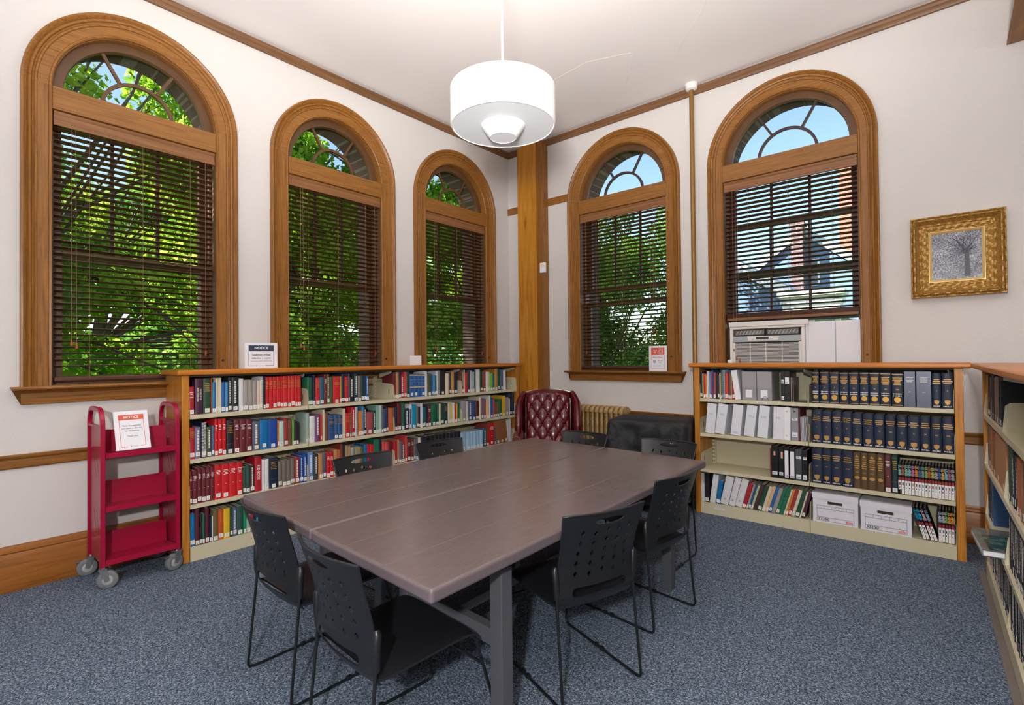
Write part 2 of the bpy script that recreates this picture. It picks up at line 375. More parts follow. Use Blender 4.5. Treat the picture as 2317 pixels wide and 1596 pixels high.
# ================================================================== WINDOWS
CPROF = [(0.0, 0.0), (0.0, 0.020), (0.006, 0.026), (0.016, 0.024), (0.020, 0.018), (0.074, 0.020), (0.078, 0.028), (0.088, 0.030), (0.094, 0.022), (0.100, 0.024), (0.106, 0.036), (0.118, 0.040), (0.124, 0.032), (0.132, 0.042), (0.146, 0.050), (0.156, 0.048), (0.158, 0.040), (0.158, 0.0)]
def window(i):
    side, c, r, ro, zs, zt, sp = WIN[i]
    W = empty('window_%d' % i); W.matrix_world = wall_frame(side); struct(W)
    k = (ro-r)/0.158
    P = [(a*k, b) for a, b in CPROF]
    for sgn in (-1, 1):
        rings = [[(c+sgn*(r+a), -b, z) for a, b in P] for z in (zs, sp)]
        MB().sweep(rings).build('jamb_casing', M_OAKZ, W, smooth=30)
    N = 64
    rings = [[(c-(r+a)*cos(pi*t/N), -b, sp+(r+a)*sin(pi*t/N)) for a, b in P] for t in range(N+1)]
    arch_m = M_OAKX
    MB().sweep(rings).build('arch_casing', arch_m, W, smooth=30)
    MB().box(c-r, c+r, -0.030, 0.13, zt, sp).build('transom', M_OAKX, W, bevel=0.004)
    # stool and apron
    sw = ro + 0.045
    SP = [(0, zs-0.115), (0.028, zs-0.115), (0.030, zs-0.100), (0.022, zs-0.092), (0.024, zs-0.045), (0.040, zs-0.030), (0.062, zs-0.022), (0.080, zs-0.020), (0.086, zs-0.010), (0.080, zs), (0, zs)]
    def inset(x, p): return x
    rings = [[(c+s*(sw - (0.05 if p[1] < zs-0.035 else (0.02 if p[1] < zs-0.021 else 0))), -p[0], p[1]) for p in SP] for s in (-1, 1)]
    MB().sweep(rings).build('sill', M_OAKX, W, smooth=25)
    MB().box(c-r, c+r, 0.0, 0.20, zs-0.02, zs+0.004).build('inner_sill', M_OAKX, W)
    # jamb liners (blind stop)
    jl = MB()
    for sgn in (-1, 1):
        a, b = sorted((c+sgn*r, c+sgn*(r-0.022))); jl.box(a, b, 0.075, 0.16, zs, zt); a, b = sorted((c+sgn*(r-.0005), c+sgn*(r-.004))); jl.box(a, b, 0.0, 0.075, zs, zt)
    jl.build('jamb_liner', M_SASH, W)
    # oak liner of the round head and the jambs
    MB().sweep([[(c-q*cos(pi*t/48), y, sp+q*sin(pi*t/48)) for q, y in ((r-.0005, 0), (r-.004, 0), (r-.004, .054), (r-.0005, .054))] for t in range(49)]).build('head_liner', M_OAKX, W, smooth=30)
    # fanlight: curved sash frame, fan muntins, glass
    f = MB(); rr = r-0.004; y0, y1 = 0.055, 0.10
    rings = [[(c-q*cos(pi*t/48), y, sp+q*sin(pi*t/48)) for q, y in ((rr, y0), (rr-0.058, y0), (rr-0.062, y0+0.008), (rr-0.062, y1), (rr, y1))] for t in range(49)]
    f.sweep(rings); f.box(c-rr+.06, c+rr-.06, y0+.005, y1, sp, sp+0.018)
    f.build('fan_sash', M_SASH, W, smooth=30)
    mt = MB(); ri = r*0.44; yy = 0.078
    mt.sweep([[(c-q*cos(pi*t/32), y, sp+q*sin(pi*t/32)) for q, y in ((ri+.012, yy-.012), (ri-.012, yy-.012), (ri-.012, yy+.012), (ri+.012, yy+.012))] for t in range(33)])
    for an in (60, 120):
        d = Vector((cos(radians(an)), 0, sin(radians(an)))); n = Vector((d.z, 0, -d.x))*0.0105; a = Vector((c, 0, sp))+d*(ri+.008); b = Vector((c, 0, sp))+d*(rr-.055)
        mt.sweep([[p-n+Vector((0, yy-.012, 0)), p+n+Vector((0, yy-.012, 0)), p+n+Vector((0, yy+.012, 0)), p-n+Vector((0, yy+.012, 0))] for p in (a, b)])
    mt.build('fan_muntin', M_SASH if side == 'left' else M_SASHD, W, smooth=30)
    g = MB(); g.add([(c-(rr-.05)*cos(pi*t/32), 0.083, sp+(rr-.05)*sin(pi*t/32)) for t in range(33)], [tuple(range(33))])
    g.build('fan_pane', M_GLASS, W)
    # double-hung sashes
    def sash(name, za, zb, y, munt, rail_b=0.06, rail_t=0.045, m=M_SASH, mm=M_SASHD):
        s = MB(); w = 0.05; xa, xb = c-r+0.02, c+r-0.02
        s.box(xa, xa+w, y, y+.035, za, zb); s.box(xb-w, xb, y, y+.035, za, zb); s.box(xa+w, xb-w, y, y+.035, za, za+rail_b); s.box(xa+w, xb-w, y, y+.035, zb-rail_t, zb)
        o = s.build(name, m, W, bevel=0.002)
        if munt:
            q = MB()
            for t in (1/3, 2/3):
                x = xa+w+(xb-xa-2*w)*t; q.box(x-.011, x+.011, y+.006, y+.03, za+rail_b, zb-rail_t)
            q.build('muntin', mm, o)
        MB().add([(xa+w, y+.018, za+rail_b), (xb-w, y+.018, za+rail_b), (xb-w, y+.018, zb-rail_t), (xa+w, y+.018, zb-rail_t)], [(0, 1, 2, 3)]).build('pane', M_GLASS, o)
    mid = 2.20
    if i <= 3:
        sash('upper_sash', mid-.02, zt, 0.155, True); sash('lower_sash', zs, mid+.03, 0.115, False)
    elif i == 4:
        sash('upper_sash', 2.235, zt, 0.155, True); sash('lower_sash', zs, 2.12, 0.115, False)
    else:
        sash('upper_sash', 2.215, zt, 0.155, True, m=M_SASHD); sash('lower_sash', 1.78, 2.77, 0.115, True, m=M_SASHD)
    if i != 5:
        MB().tube([(c+.02, 0.135, zs+.055), (c-.03, 0.09, zs+.055)], 0.006).build('sash_lift', M_KEY, W)
    # keyhole escutcheon on the right jamb
    MB().lathe([(0.0, 0), (0.010, 0), (0.010, 0.004), (0, 0.004)], 12).build('escutcheon', M_KEY, W, loc=(c+r+0.045, -0.020, zs+0.16)).rotation_euler = (pi/2, 0, 0)
    # exterior stone sill
    MB().box(c-r-.05, c+r+.05, 0.2, THK+.05, zs-.08, zs-.004).build('stone_sill', mat('grey_stone', (150, 146, 138), .9), W)
    return W
for i in WIN: window(i)

# ================================================================== BLINDS
def blind(i, zbot, label, tilt=-0.18, cordx=-0.38, tasz=None):
    side, c, r, ro, zs, zt, sp = WIN[i]
    B = empty('venetian_blind'); B.matrix_world = wall_frame(side)
    tag(B, label, 'blind', 'wooden venetian blinds in the arched windows')
    w = r-0.014; y = 0.036; val = 0.098
    V = [(0.004, zt-val), (-0.006, zt-val), (-0.010, zt-val+.008), (-0.010, zt-val+.02), (-0.006, zt-val+.024), (-0.006, zt-.03), (-0.014, zt-.018), (-0.016, zt-.006), (-0.010, zt), (0.004, zt)]
    MB().sweep([[(c+s*(w+.006), yy, zz-.001) for yy, zz in V] for s in (-1, 1)]).build('valance', M_VALANCE, B, smooth=30)
    MB().box(c-w+.005, c+w-.005, 0.012, 0.062, zt-.055, zt-.002).build('headrail', M_BLIND, B)
    s = MB(); n = int((zt-val-0.01-(zbot+.03))/0.0425); hw = 0.025
    for k in range(n):
        z = zt-val-0.012-k*0.0425; t = tilt+random.uniform(-.02, .02); sag = random.uniform(-.0015, .0015)
        M = Matrix.Translation((0, y, z+sag)) @ Matrix.Rotation(t, 4, 'X')
        s.box(c-w, c+w, -hw, hw, -.0017, .0017, 0, M)
    if i == 5:
        for k in range(9): s.box(c-w, c+w, y-hw, y+hw, zbot+.028+k*.0048, zbot+.0308+k*.0048)
    sl = s.build('slats', M_BLIND, B)
    MB().box(c-w, c+w, y-.027, y+.027, zbot, zbot+.026).build('bottom_rail', M_VALANCE if i == 5 else M_BLIND, B, bevel=.004)
    ld = MB()
    for t in (-0.62, 0.02, 0.66):
        for dy in (-.028, .028):
            ld.tube([(c+t*w, y+dy, zt-.07), (c+t*w, y+dy, zbot+.01)], 0.0011, 4)
    ld.build('ladder_cord', M_CORD, B)
    cx = c+(cordx if i < 4 else cordx)*1.0
    tz = tasz or (zs+.30)
    MB().tube([(cx, y-.045, zt-.09), (cx-.004, y-.047, tz)], .0012, 4).build('pull_cord', M_CORD, B)
    MB().tube([(cx+.02, y-.045, zt-.09), (cx+.024, y-.047, tz-.02)], .0012, 4).build('pull_cord', M_CORD, B)
    cx2 = c+w*.87 if i < 4 else c-w*.87
    for zz, xx in ((tz, cx-.004), (tz-.02, cx+.024)):
        MB().lathe([(0.002, .03), (0.005, .024), (0.007, .008), (0.010, 0), (0.009, -.012), (0.003, -.015)], 10, capb=True, capt=True).build('tassel', M_TASSEL, B, smooth=40, loc=(xx, y-.047, zz-.02))
    MB().tube([(cx2, y-.045, zt-.09), (cx2, y-.047, zs+.22)], .0012, 4).build('pull_cord', M_CORD, B)
    MB().lathe([(0.002, .03), (0.006, .02), (0.009, 0), (0.003, -.015)], 10, capb=True, capt=True).build('tassel', M_TASSEL, B, smooth=40, loc=(cx2, y-.047, zs+.21))
blind(1, 1.325, 'brown wooden venetian blind lowered in the leftmost arched window', cordx=-.40)
blind(2, 1.325, 'brown wooden venetian blind lowered in the middle window of the left wall', cordx=-.38)
blind(3, 1.325, 'brown wooden venetian blind lowered in the arched window nearest the room corner', cordx=-.36)
blind(4, 1.325, 'brown wooden venetian blind lowered in the window above the radiator', cordx=.40, tasz=1.75)
blind(5, 1.800, 'brown wooden venetian blind raised partway above the air conditioner', cordx=-.45, tasz=1.44)

# ================================================================== AIR CONDITIONER in window 5
A = empty('air_conditioner'); A.matrix_world = wall_frame('right')
tag(A, 'white window air conditioner fitted under the raised blind behind the right bookcase', 'air conditioner')
ax0, ax1, az0, az1 = -1.665, -1.008, 1.30, 1.735
b = MB()
b.box(ax0, ax1, -0.02, 0.45, az0, az0+.035); b.box(ax0, ax1, -0.02, 0.45, az1-.025, az1); b.box(ax0, ax0+.03, -0.02, .45, az0+.035, az1-.025); b.box(ax1-.03, ax1, -0.02, .45, az0+.035, az1-.025)
b.box(ax0+.03, ax1-.03, .02, .45, az0+.035, az1-.025, 1)
b.build('housing', [M_ACW, M_ACD], A, bevel=.006)
MB().box(ax0-.005, ax1+.03, -0.028, -.005, az1, az1+.045).build('mounting_rail', M_ACW, A, bevel=.002)
v = MB()
for k in range(2):
    x0 = ax0+.045+k*.29; x1 = x0+.275
    v.box(x0, x1, -.012, .019, 1.645, 1.652, 1); v.box(x0, x1, -.012, .019, 1.700, 1.707, 1); v.box(x0, x0+.006, -.012, .019, 1.652, 1.70, 1); v.box(x1-.006, x1, -.012, .019, 1.652, 1.70, 1)
    for j in range(5): v.box(x0+.006, x1-.006, -.004, .002, 1.657+j*.009, 1.6595+j*.009)
    for j in range(9):
        M = Matrix.Translation((x0+.02+j*.03, .008, 1.676)) @ Matrix.Rotation(.5, 4, 'Y'); v.box(-.0015, .0015, -.008, .008, -.022, .022, 0, M)
v.build('air_vent', [M_ACW, M_ACD], A)
MB().box(ax0+.03, ax1-.03, -.018, .019, 1.585, 1.640).build('control_band', M_ACG, A, bevel=.002)
q = MB().prism([(-1.500, 1.638), (-1.220, 1.638), (-1.227, 1.596), (-1.493, 1.596)], -.024, -.0185).build('control_panel', M_ACW, A)
MB().box(-1.420, -1.310, -.026, -.0242, 1.610, 1.630).build('display', M_ACD, q)
kb = MB()
for dx in (-1.450, -1.280): kb.box(dx-.006, dx+.006, -.0265, -.0243, 1.604, 1.612)
for j in range(4): kb.box(-1.415+j*.03, -1.40+j*.03, -.0262, -.0243, 1.600, 1.605)
kb.build('button', M_ACG, q)
gl = MB()
for j in range(19): gl.box(ax0+.045, ax1-.045, -.012, -.004, 1.352+j*.0118, 1.3575+j*.0118)
for j in range(5): gl.box(ax0+.045+j*.14, ax0+.05+j*.14, -.016, -.004, 1.350, 1.575)
gl.box(ax0+.03, ax0+.045, -.016, .019, 1.34, 1.58); gl.box(ax1-.045, ax1-.03, -.016, .019, 1.34, 1.58)
gl.build('intake_grille', M_ACW, A)
MB().box(ax1+.001, -1.149+.562, 0.02, 0.05, 1.297, 1.755).build('filler_panel', M_PANEL, A)
MB().box(-.78, -.772, 0.016, 0.0198, 1.30, 1.75).build('panel_seam', M_ACG, A)
# ================================================================== BOOKCASES (local: x right, y inwards from the front, z up)
SHZ = [1.06, 0.738, 0.41, 0.103]
def bookcase(frame, x0, x1, bays, depth, label, capov=(0.06, 0.06, 0.03, 0.0), endwood=0.048, rows=4):
    B = empty('bookcase'); B.matrix_world = frame
    tag(B, label, 'bookcase')
    for xa in (x0, x1-endwood):
        MB().box(xa, xa+endwood, 0, depth, 0.0, 1.348).build('side_panel', M_CASEZ, B, bevel=.003)
    MB().box(x0-capov[0], x1+capov[1], -capov[2], depth+capov[3], 1.349, 1.388).build('top', M_CASEX, B, bevel=.012, seg=3)
    xi0, xi1 = x0+endwood+.001, x1-endwood-.001
    E = [xi0]+bays+[xi1]
    MB().box(xi0, xi1, depth-.012, depth-.008, .02, 1.345).build('back_panel', M_CREAMD, B)
    MB().box(xi0, xi1, 0.006, depth-.014, 1.336, 1.347).build('top_pan', M_SLOT, B)
    for a, b in zip(E, E[1:]):
        for k, z in enumerate(SHZ):
            s = MB()
            if k < 3:
                s.box(a+.003, b-.003, 0.0, depth-.015, z-.004, z); s.box(a+.003, b-.003, 0.0, .003, z-.030, z-.004); s.box(a+.003, b-.003, .003, .018, z-.030, z-.027)
                s.build('shelf', M_CREAM, B)
            else:
                s.box(a+.002, b-.002, 0.0, depth-.015, z-.004, z); s.box(a+.002, b-.002, 0.0, .004, 0.0, z-.004)
                s.build('kick_shelf', M_CREAM, B)
    # slotted uprights at the back and end brackets above the shelves
    for x in bays + [xi0+.012, xi1-.012]:
        u = MB(); u.box(x-.016, x+.016, depth-.05, depth-.013, .02, 1.33)
        for k in range(34):
            for dx in (-.007, .007): u.box(x+dx-.0025, x+dx+.0025, depth-.0512, depth-.0499, .10+k*.036, .118+k*.036, 1)
        u.build('slotted_upright', [M_CREAM, M_SLOT], B)
    for k, z in enumerate(SHZ):
        for x in E:
            for s in ((-1, 1) if x in bays else ((1,) if x == xi0 else (-1,))):
                xx = x+s*.002; a, b = sorted((xx, xx+s*.0016)); pl = [(.0, z-.03), (.0, z+.004), (.012, z+.13), (.03, z+.145), (depth-.06, z+.16), (depth-.06, z-.03)]
                if k == 3: pl = [(.0, z), (.004, z+.01), (.016, z+.12), (.035, z+.14), (depth-.06, z+.15), (depth-.06, z)]
                n = len(pl); vs = [(t, p[0], p[1]) for t in (a, b) for p in pl]
                o = MB().add(vs, [tuple(range(n)), tuple(range(2*n-1, n-1, -1))]+[(i, (i+1) % n, n+(i+1) % n, n+i) for i in range(n)])
                o.box(min(a, b)-.0004, max(a, b)+.0004, .085, .094, z+.045, z+.095, 1)
                o.build('shelf_bracket', [M_CREAM, M_SLOT], B)
        if k == 0:
            for x in E[1:]:
                o = MB(); o.add([(x-.03, .01, 1.335), (x-.03, .01, 1.315), (x-.002, .25, 1.26), (x-.002, .25, 1.335), (x-.0315, .01, 1.335), (x-.0315, .01, 1.315), (x-.0035, .25, 1.26), (x-.0035, .25, 1.335)], [(0, 1, 2, 3), (7, 6, 5, 4), (0, 4, 5, 1), (1, 5, 6, 2), (2, 6, 7, 3), (3, 7, 4, 0)])
                o.build('top_bracket', M_CREAM, B)
    return B
FL = Matrix.Translation((-4.190, 0, 0)) @ Matrix.Rotation(pi/2, 4, 'Z')
FR = Matrix.Translation((0, 4.760, 0))
ang3 = math.atan2(.0323, 1)
F3 = Matrix.Translation((0.150, 4.575, 0)) @ Matrix.Rotation(-pi/2+ang3, 4, 'Z')
bookcase(FL, 1.243, 5.012, [2.193, 3.089, 4.012], .36, 'long low bookcase with wooden top standing under the three left wall windows', capov=(.035, .035, .03, .0))
bookcase(FR, -1.838, 0.058, [-.897], .37, 'low four-shelf bookcase standing in front of the air conditioner window', capov=(.045, .05, .03, .0))
bookcase(F3, -.004, 4.6, [1.07, 1.97, 2.87, 3.77], .37, 'low bookcase at the right edge of the photo running towards the camera', capov=(.150, .03, .045, .0))

# shelf label strips on the right bookcase
for (x, z, l) in ((-1.645, 1.045, 'short white label strip on the top shelf edge below the small mixed books'), (-1.25, 1.045, 'short white label strip on the top shelf edge below the grey boxes'), (-1.62, .062, 'short white label strip on the bottom shelf face below the leaning white binders')):
    o = MB().box(-.042, .042, -.0012, -.0002, -.007, .007).build('shelf_label', M_PAPER); o.matrix_world = FR @ Matrix.Translation((x, 0, z)); tag(o, l, 'label', 'label strips on the right bookcase')
    q = MB()
    for k in range(9): q.box(-.034+k*.0078, -.029+k*.0078, -.0016, -.0013, -.002, .002)
    q.build('lettering', M_INKB, o)

# ================================================================== BOOKS
PAL = dict(crimson=(176, 24, 40), red=(200, 26, 34), plum=(74, 34, 58), forest=(34, 74, 54), vermilion=(214, 64, 40), turquoise=(0, 148, 184), blue=(34, 96, 168), cream=(216, 204, 176), sky=(70, 140, 184), black=(30, 31, 36), white=(224, 224, 228), grey=(158, 152, 146), pink=(222, 196, 190), green=(28, 106, 74), navy=(20, 36, 62), teal=(26, 100, 124), maroon=(104, 34, 42), olive=(110, 96, 58), moss=(74, 84, 58), mustard=(192, 134, 52), slate=(84, 92, 112), spruce=(22, 58, 66), taupe=(118, 108, 98), tan=(184, 132, 88), coral=(206, 74, 78), cobalt=(34, 92, 160), charcoal=(58, 58, 62), brown=(112, 72, 52), lilac=(184, 178, 200), seafoam=(134, 178, 160), mint=(180, 208, 200), lime=(110, 184, 74), steel=(76, 100, 134), rust=(140, 62, 48), violetgrey=(116, 110, 140), azure=(0, 108, 168), royal=(22, 72, 156), orange=(214, 124, 52), brick=(152, 52, 48), sage=(150, 168, 156), purple=(108, 66, 108), denim=(40, 78, 128), rose=(164, 74, 80), copper=(182, 100, 56), lemon=(206, 200, 120), yellow=(224, 182, 36), stone=(156, 152, 158), mauve=(130, 94, 112), peach=(226, 178, 128), pine=(44, 80, 70), umber=(70, 44, 42), steelblue=(102, 138, 190), khaki=(152, 144, 114), paleblue=(160, 196, 224), peacock=(16, 92, 116), caramel=(156, 102, 66), wine=(88, 30, 46), burnt=(196, 82, 34), emerald=(0, 142, 92), magenta=(168, 40, 90), bronze=(92, 70, 42), mahogany=(100, 50, 50), silver=(92, 98, 114), comic=(26, 24, 28), palegreen=(176, 196, 150))
CN = dict(vermilion='orange-red', comic='black comic', lemon='pale yellow', violetgrey='violet-grey', steelblue='steel blue', paleblue='pale blue', palegreen='pale green', forest='forest green', moss='moss green', spruce='dark spruce', burnt='burnt orange', pine='pine green', emerald='bright green', sky='sky blue', navy='navy blue', royal='royal blue', steel='steel grey', azure='azure blue', brick='brick red', umber='dark umber', wine='wine red', coral='coral red', rose='rose red', mint='pale mint')
ROWN = {'1': 'top shelf', '2': 'second shelf', '3': 'third shelf', '4': 'bottom shelf'}
def M_book(c):
    k = 'book_'+c
    glossy = c in ('silver', 'comic')
    return mat(k, PAL[c], 0.3 if glossy else 0.5, spec=.5, metal=.35 if c == 'silver' else 0, var=0.08, vscale=25)
COMICC = [(150, 220, 200), (210, 120, 110), (150, 210, 190), (150, 210, 220), (230, 130, 180), (250, 160, 30), (90, 120, 190), (140, 170, 140), (150, 200, 120), (220, 90, 60), (190, 220, 90), (230, 190, 190), (40, 110, 190), (250, 190, 40), (130, 210, 230), (190, 100, 150), (190, 200, 200), (10, 150, 200), (10, 170, 210), (230, 170, 190), (130, 180, 210), (190, 220, 240), (220, 200, 220), (110, 190, 90), (250, 160, 70), (250, 190, 60)]
_comic = [0]
_cn = {}
def rbars(mb, w, z0, z1, rows, rnd, wmax=.8):
    # short printed lines across the spine
    st = (z1-z0)/rows
    for k in range(rows):
        zz = z1-k*st; hw = w*wmax*rnd.uniform(.55, 1)/2
        mb.box(w/2-hw, w/2+hw, -.0008, -.0002, zz-st*.42, zz)
def make_book(frame, a, w, z, h, col, st, lean, rnd, back=.012, dmax=.30):
    """one book: cover (root) > pages, spine_label, title"""
    paper = 'n' in st
    d = min(max(.15, h*(.74 if not 'b' in st else 1.0)), dmax)
    w = max(w-.0006, .006); t = min(.003, w*.2)
    rs = .0 if paper or w < .012 else min(.005, w*.18)
    outer = [(0, d), (0, rs+.001)] + ([(w*.12, rs*.35), (w*.35, .0), (w*.65, .0), (w*.88, rs*.35)] if rs else [(0.0005, 0), (w*.35, 0), (w*.65, 0), (w-.0005, 0)]) + [(w, rs+.001), (w, d)]
    inner = [(t, d), (t, rs+.004), (t, rs+.004), (w*.35, rs+.004), (w*.65, rs+.004), (w-t, rs+.004), (w-t, rs+.004), (w-t, d)]
    n = len(outer); vs = [(x, y, zz) for zz in (0, h) for x, y in outer+inner]; fs = []
    for i in range(n-1):
        fs += [(i, i+1, 2*n+i+1, 2*n+i), (n+i+1, n+i, 3*n+i, 3*n+i+1), (i+1, i, n+i, n+i+1), (2*n+i, 2*n+i+1, 3*n+i+1, 3*n+i)]
    fs += [(0, 2*n, 3*n, n), (n-1, 2*n-1, 4*n-1, 3*n-1)]
    me = bpy.data.meshes.new('book'); me.from_pydata(vs, [], fs); me.materials.append(M_book(col))
    if rs: shade(me, 50)
    name = 'ring_binder' if 'b' in st else ('spiral_bound_book' if 's' in st else ('comic_book' if col == 'comic' else 'book'))
    o = link(name, me)
    ln = radians(lean)
    L = Matrix.Translation((a, back, z+ (w*abs(sin(ln)) if ln else 0)*0))
    if ln > 0: L = Matrix.Translation((a, back, z+sin(ln)*w)) @ Matrix.Rotation(ln, 4, 'Y')
    elif ln < 0: L = Matrix.Translation((a, back, z)) @ Matrix.Rotation(ln, 4, 'Y')
    o.matrix_world = frame @ L
    MB().box(t+.0003, w-t-.0003, rs+.0042, d-.004, .003, h-.004).build('pages', M_PAGES, o)
    # call-number sticker
    if 'V' not in st and 'U' not in st and 'O' not in st and 'b' not in st and w > .009 and rnd.random() < .9 and col != 'silver':
        lw = min(w*.82, .030); lz = rnd.choice((.006, .010, .016)) if h > .2 else .006; lh = .030
        if col == 'comic': lw = w*.94; lz = .004; lh = .034
        s = MB().box(w/2-lw/2, w/2+lw/2, -.0010, -.0004 if rs == 0 else rs*.0-.0004, lz, lz+lh).build('spine_label', M_LABEL, o)
        if lw > .018:
            q = MB()
            for k in range(3): q.box(w/2-lw*.22, w/2+lw*.18, -.0014, -.0011, lz+.008+k*.006, lz+.0105+k*.006)
            q.build('call_number', M_ACG, s)
    T = MB(); tm = None
    if 'G' in st:
        rbars(T, w, h*.60, h*.86, 5, rnd); T.box(w*.04, w*.96, -.0007, -.0002, h*.30, h*.304); T.box(w*.04, w*.96, -.0007, -.0002, h*.93, h*.934); tm = M_GOLD
    elif 'T' in st:
        rbars(T, w, h*.58, h*.80, 4, rnd); tm = M_WHT2
    elif 'B' in st:
        for f in (.40, .92): T.box(w*.02, w*.98, -.0008, -.0002, h*f, h*f+.012)
        for f in (.55, .62, .75): T.box(w*.1, w*.9, -.0007, -.0002, h*f, h*f+.002)
        tm = mat('cream_gilt', (206, 180, 130), .4)
    elif 'O' in st:
        rbars(T, w, h*.52, h*.82, 5, rnd, .8); T.prism([(w/2+w*.36*cos(2*pi*k/20), h*.30+h*.045*sin(2*pi*k/20)) for k in range(20)], -.0009, -.0002)
        T.prism([(w*.24, h*.86), (w*.76, h*.86), (w*.62, h*.90), (w*.45, h*.93), (w*.36, h*.90)], -.0009, -.0002); T.box(w*.3, w*.7, -.0007, -.0002, h*.44, h*.452); tm = mat('gilt_soft', (190, 146, 76), .4, metal=.3)
    elif 'V' in st or 'U' in st:
        V = 'V' in st
        if V: rbars(T, w, h*.62, h*.86, 7, rnd, .86); T.box(w*.03, w*.97, -.0007, -.0002, h*.955, h*.968); T.box(w*.03, w*.97, -.0007, -.0002, h*.035, h*.05)
        else: rbars(T, w, h*.66, h*.83, 3, rnd, .95)
        ez, er = (h*.20, min(w*.3, .021)) if V else (h*.17, min(w*.27, .019))
        T.prism([(w/2+er*cos(2*pi*k/18), ez+er*1.05*sin(2*pi*k/18)) for k in range(18)] if V else [(w/2-er, ez+er*.9), (w/2-er*.9, ez-er*.3), (w/2, ez-er*1.2), (w/2+er*.9, ez-er*.3), (w/2+er, ez+er*.9), (w/2, ez+er*1.15)], -.0010, -.0002)
        tm = M_GOLD if V else mat('gilt_soft', (190, 146, 76), .4, metal=.3)
        num = {'V': ['V', 'I', 'II', 'III', 'IV', 'V', 'VI', 'VII', 'VIII'], 'U': ['I', 'II', 'I', 'II', 'III', 'IV', 'V', 'VI', 'VII', 'VIII', 'IX', 'X', 'XI', 'XII', 'XIII', 'XIV', 'XV', 'XVI', 'XVII']}['V' if V else 'U']
        k = _cn.get(V, 0); _cn[V] = k+1
        put_text('volume_number', num[k % len(num)], .014, tm, o, (w/2, -.0006, h*.50), bold=True)
        q = MB()
        rr = 2 if V else 1
        for j in range(rr):
            zz = h*(.36-j*.06) if V else h*.045
            for m_ in range(6): q.box(w*(.12+m_*.13), w*(.12+m_*.13)+w*.085, -.0008, -.0002, zz, zz+.008)
        q.build('call_number', M_WHT2, o)
    elif 'W' in st and w > .012:
        if col in ('maroon', 'red', 'mahogany', 'silver') : rbars(T, w, h*.68, h*.84, 4, rnd, .7); T.box(w*.4, w*.6, -.0007, -.0002, h*.42, h*.435)
        else:
            zz = h*.90
            while zz > h*.28:
                l = rnd.uniform(.008, .022); T.box(w*.36, w*.62, -.0007, -.0002, zz-l, zz); zz -= l+.004
        tm = M_WHT2
    elif 's' in st:
        for k in range(int(h/.0085)): T.box(w*.15, w*.85, -.003, .002, .006+k*.0085, .0098+k*.0085)
        tm = M_BLACKP if col != 'black' and col != 'navy' else M_WHT2
    if col == 'comic':
        i = _comic[0] % len(COMICC); _comic[0] += 1; cc = COMICC[i]
        me = text_mesh("LI'L ABNER", .0235, mat('comic_title_%d' % i, cc, .4), bold=True, sx=.68); me.transform(SPINE_TXT)
        link('title', me, o, loc=(w/2, -.0008, h*.765))
        MB().box(.001, w-.001, -.0007, -.0002, h*.45, h*.54).build('red_emblem_block', mat('comic_red', (150, 30, 34), .4), o)
        MB().box(.0008, w-.0008, -.0007, -.0002, .038, h*.44).build('lower_panel', M_WHITE, o)
        q = MB(); q.box(w*.25, w*.72, -.0012, -.0008, h*.29, h*.38); q.box(w*.3, w*.6, -.0012, -.0008, h*.19, h*.24)
        q.build('picture_spot', mat('comic_spot_%d' % (i % 5), [(150, 60, 60), (70, 70, 80), (90, 120, 70), (60, 60, 90), (190, 150, 120)][i % 5], .5), o)
    if k_title.get((col, st, round(h, 3))) and not o.get('keep'):
        for j, (txt, sz, sxx, dx) in enumerate(k_title[(col, st, round(h, 3))]):
            put_text('lettering', txt, sz, M_WHT2, o, (w*dx, -.0010, h*.55), M=SPINE_TXT, bold=True, sx=sxx)
        o['keep'] = 1; T = MB()
    if T.v and tm is not None:
        T.build('spiral_binding' if 's' in st else 'spine_lettering', tm, o)
    if 'b' in st:
        MB().lathe([(0, 0), (.006, 0), (.006, .0008), (0, .0008)], 12).build('finger_ring', M_CHROME, o, loc=(w/2, -.0002, .05)).rotation_euler = (pi/2, 0, 0)
    return o

k_title = {('plum', 'W', 0.263): [('RECORDS OF THE', .0135, .72, .68), ('Salem Witch-Hunt', .0175, .78, .34)], ('crimson', 'W', 0.273): [('RED BOOK', .030, .80, .5)]}
def ordw(k): return ['first', 'second', 'third', 'fourth', 'fifth', 'sixth', 'seventh', 'eighth', 'ninth', 'tenth', 'eleventh', 'twelfth', 'thirteenth', 'fourteenth', 'fifteenth', 'sixteenth', 'seventeenth', 'eighteenth', 'nineteenth', 'twentieth'][k]
numw = ['zero', 'one', 'two', 'three', 'four', 'five', 'six', 'seven', 'eight', 'nine', 'ten', 'eleven', 'twelve', 'thirteen', 'fourteen', 'fifteen', 'sixteen', 'seventeen', 'eighteen', 'nineteen', 'twenty']
USED = set()
def desc(col, st, w, h):
    noun = 'ring binder' if 'b' in st else ('comic book' if col == 'comic' else ('spiral-bound book' if 's' in st else ('emblem volume' if ('V' in st or 'U' in st) else 'book')))
    c = 'striped black' if col == 'comic' else CN.get(col, col)
    return c, noun
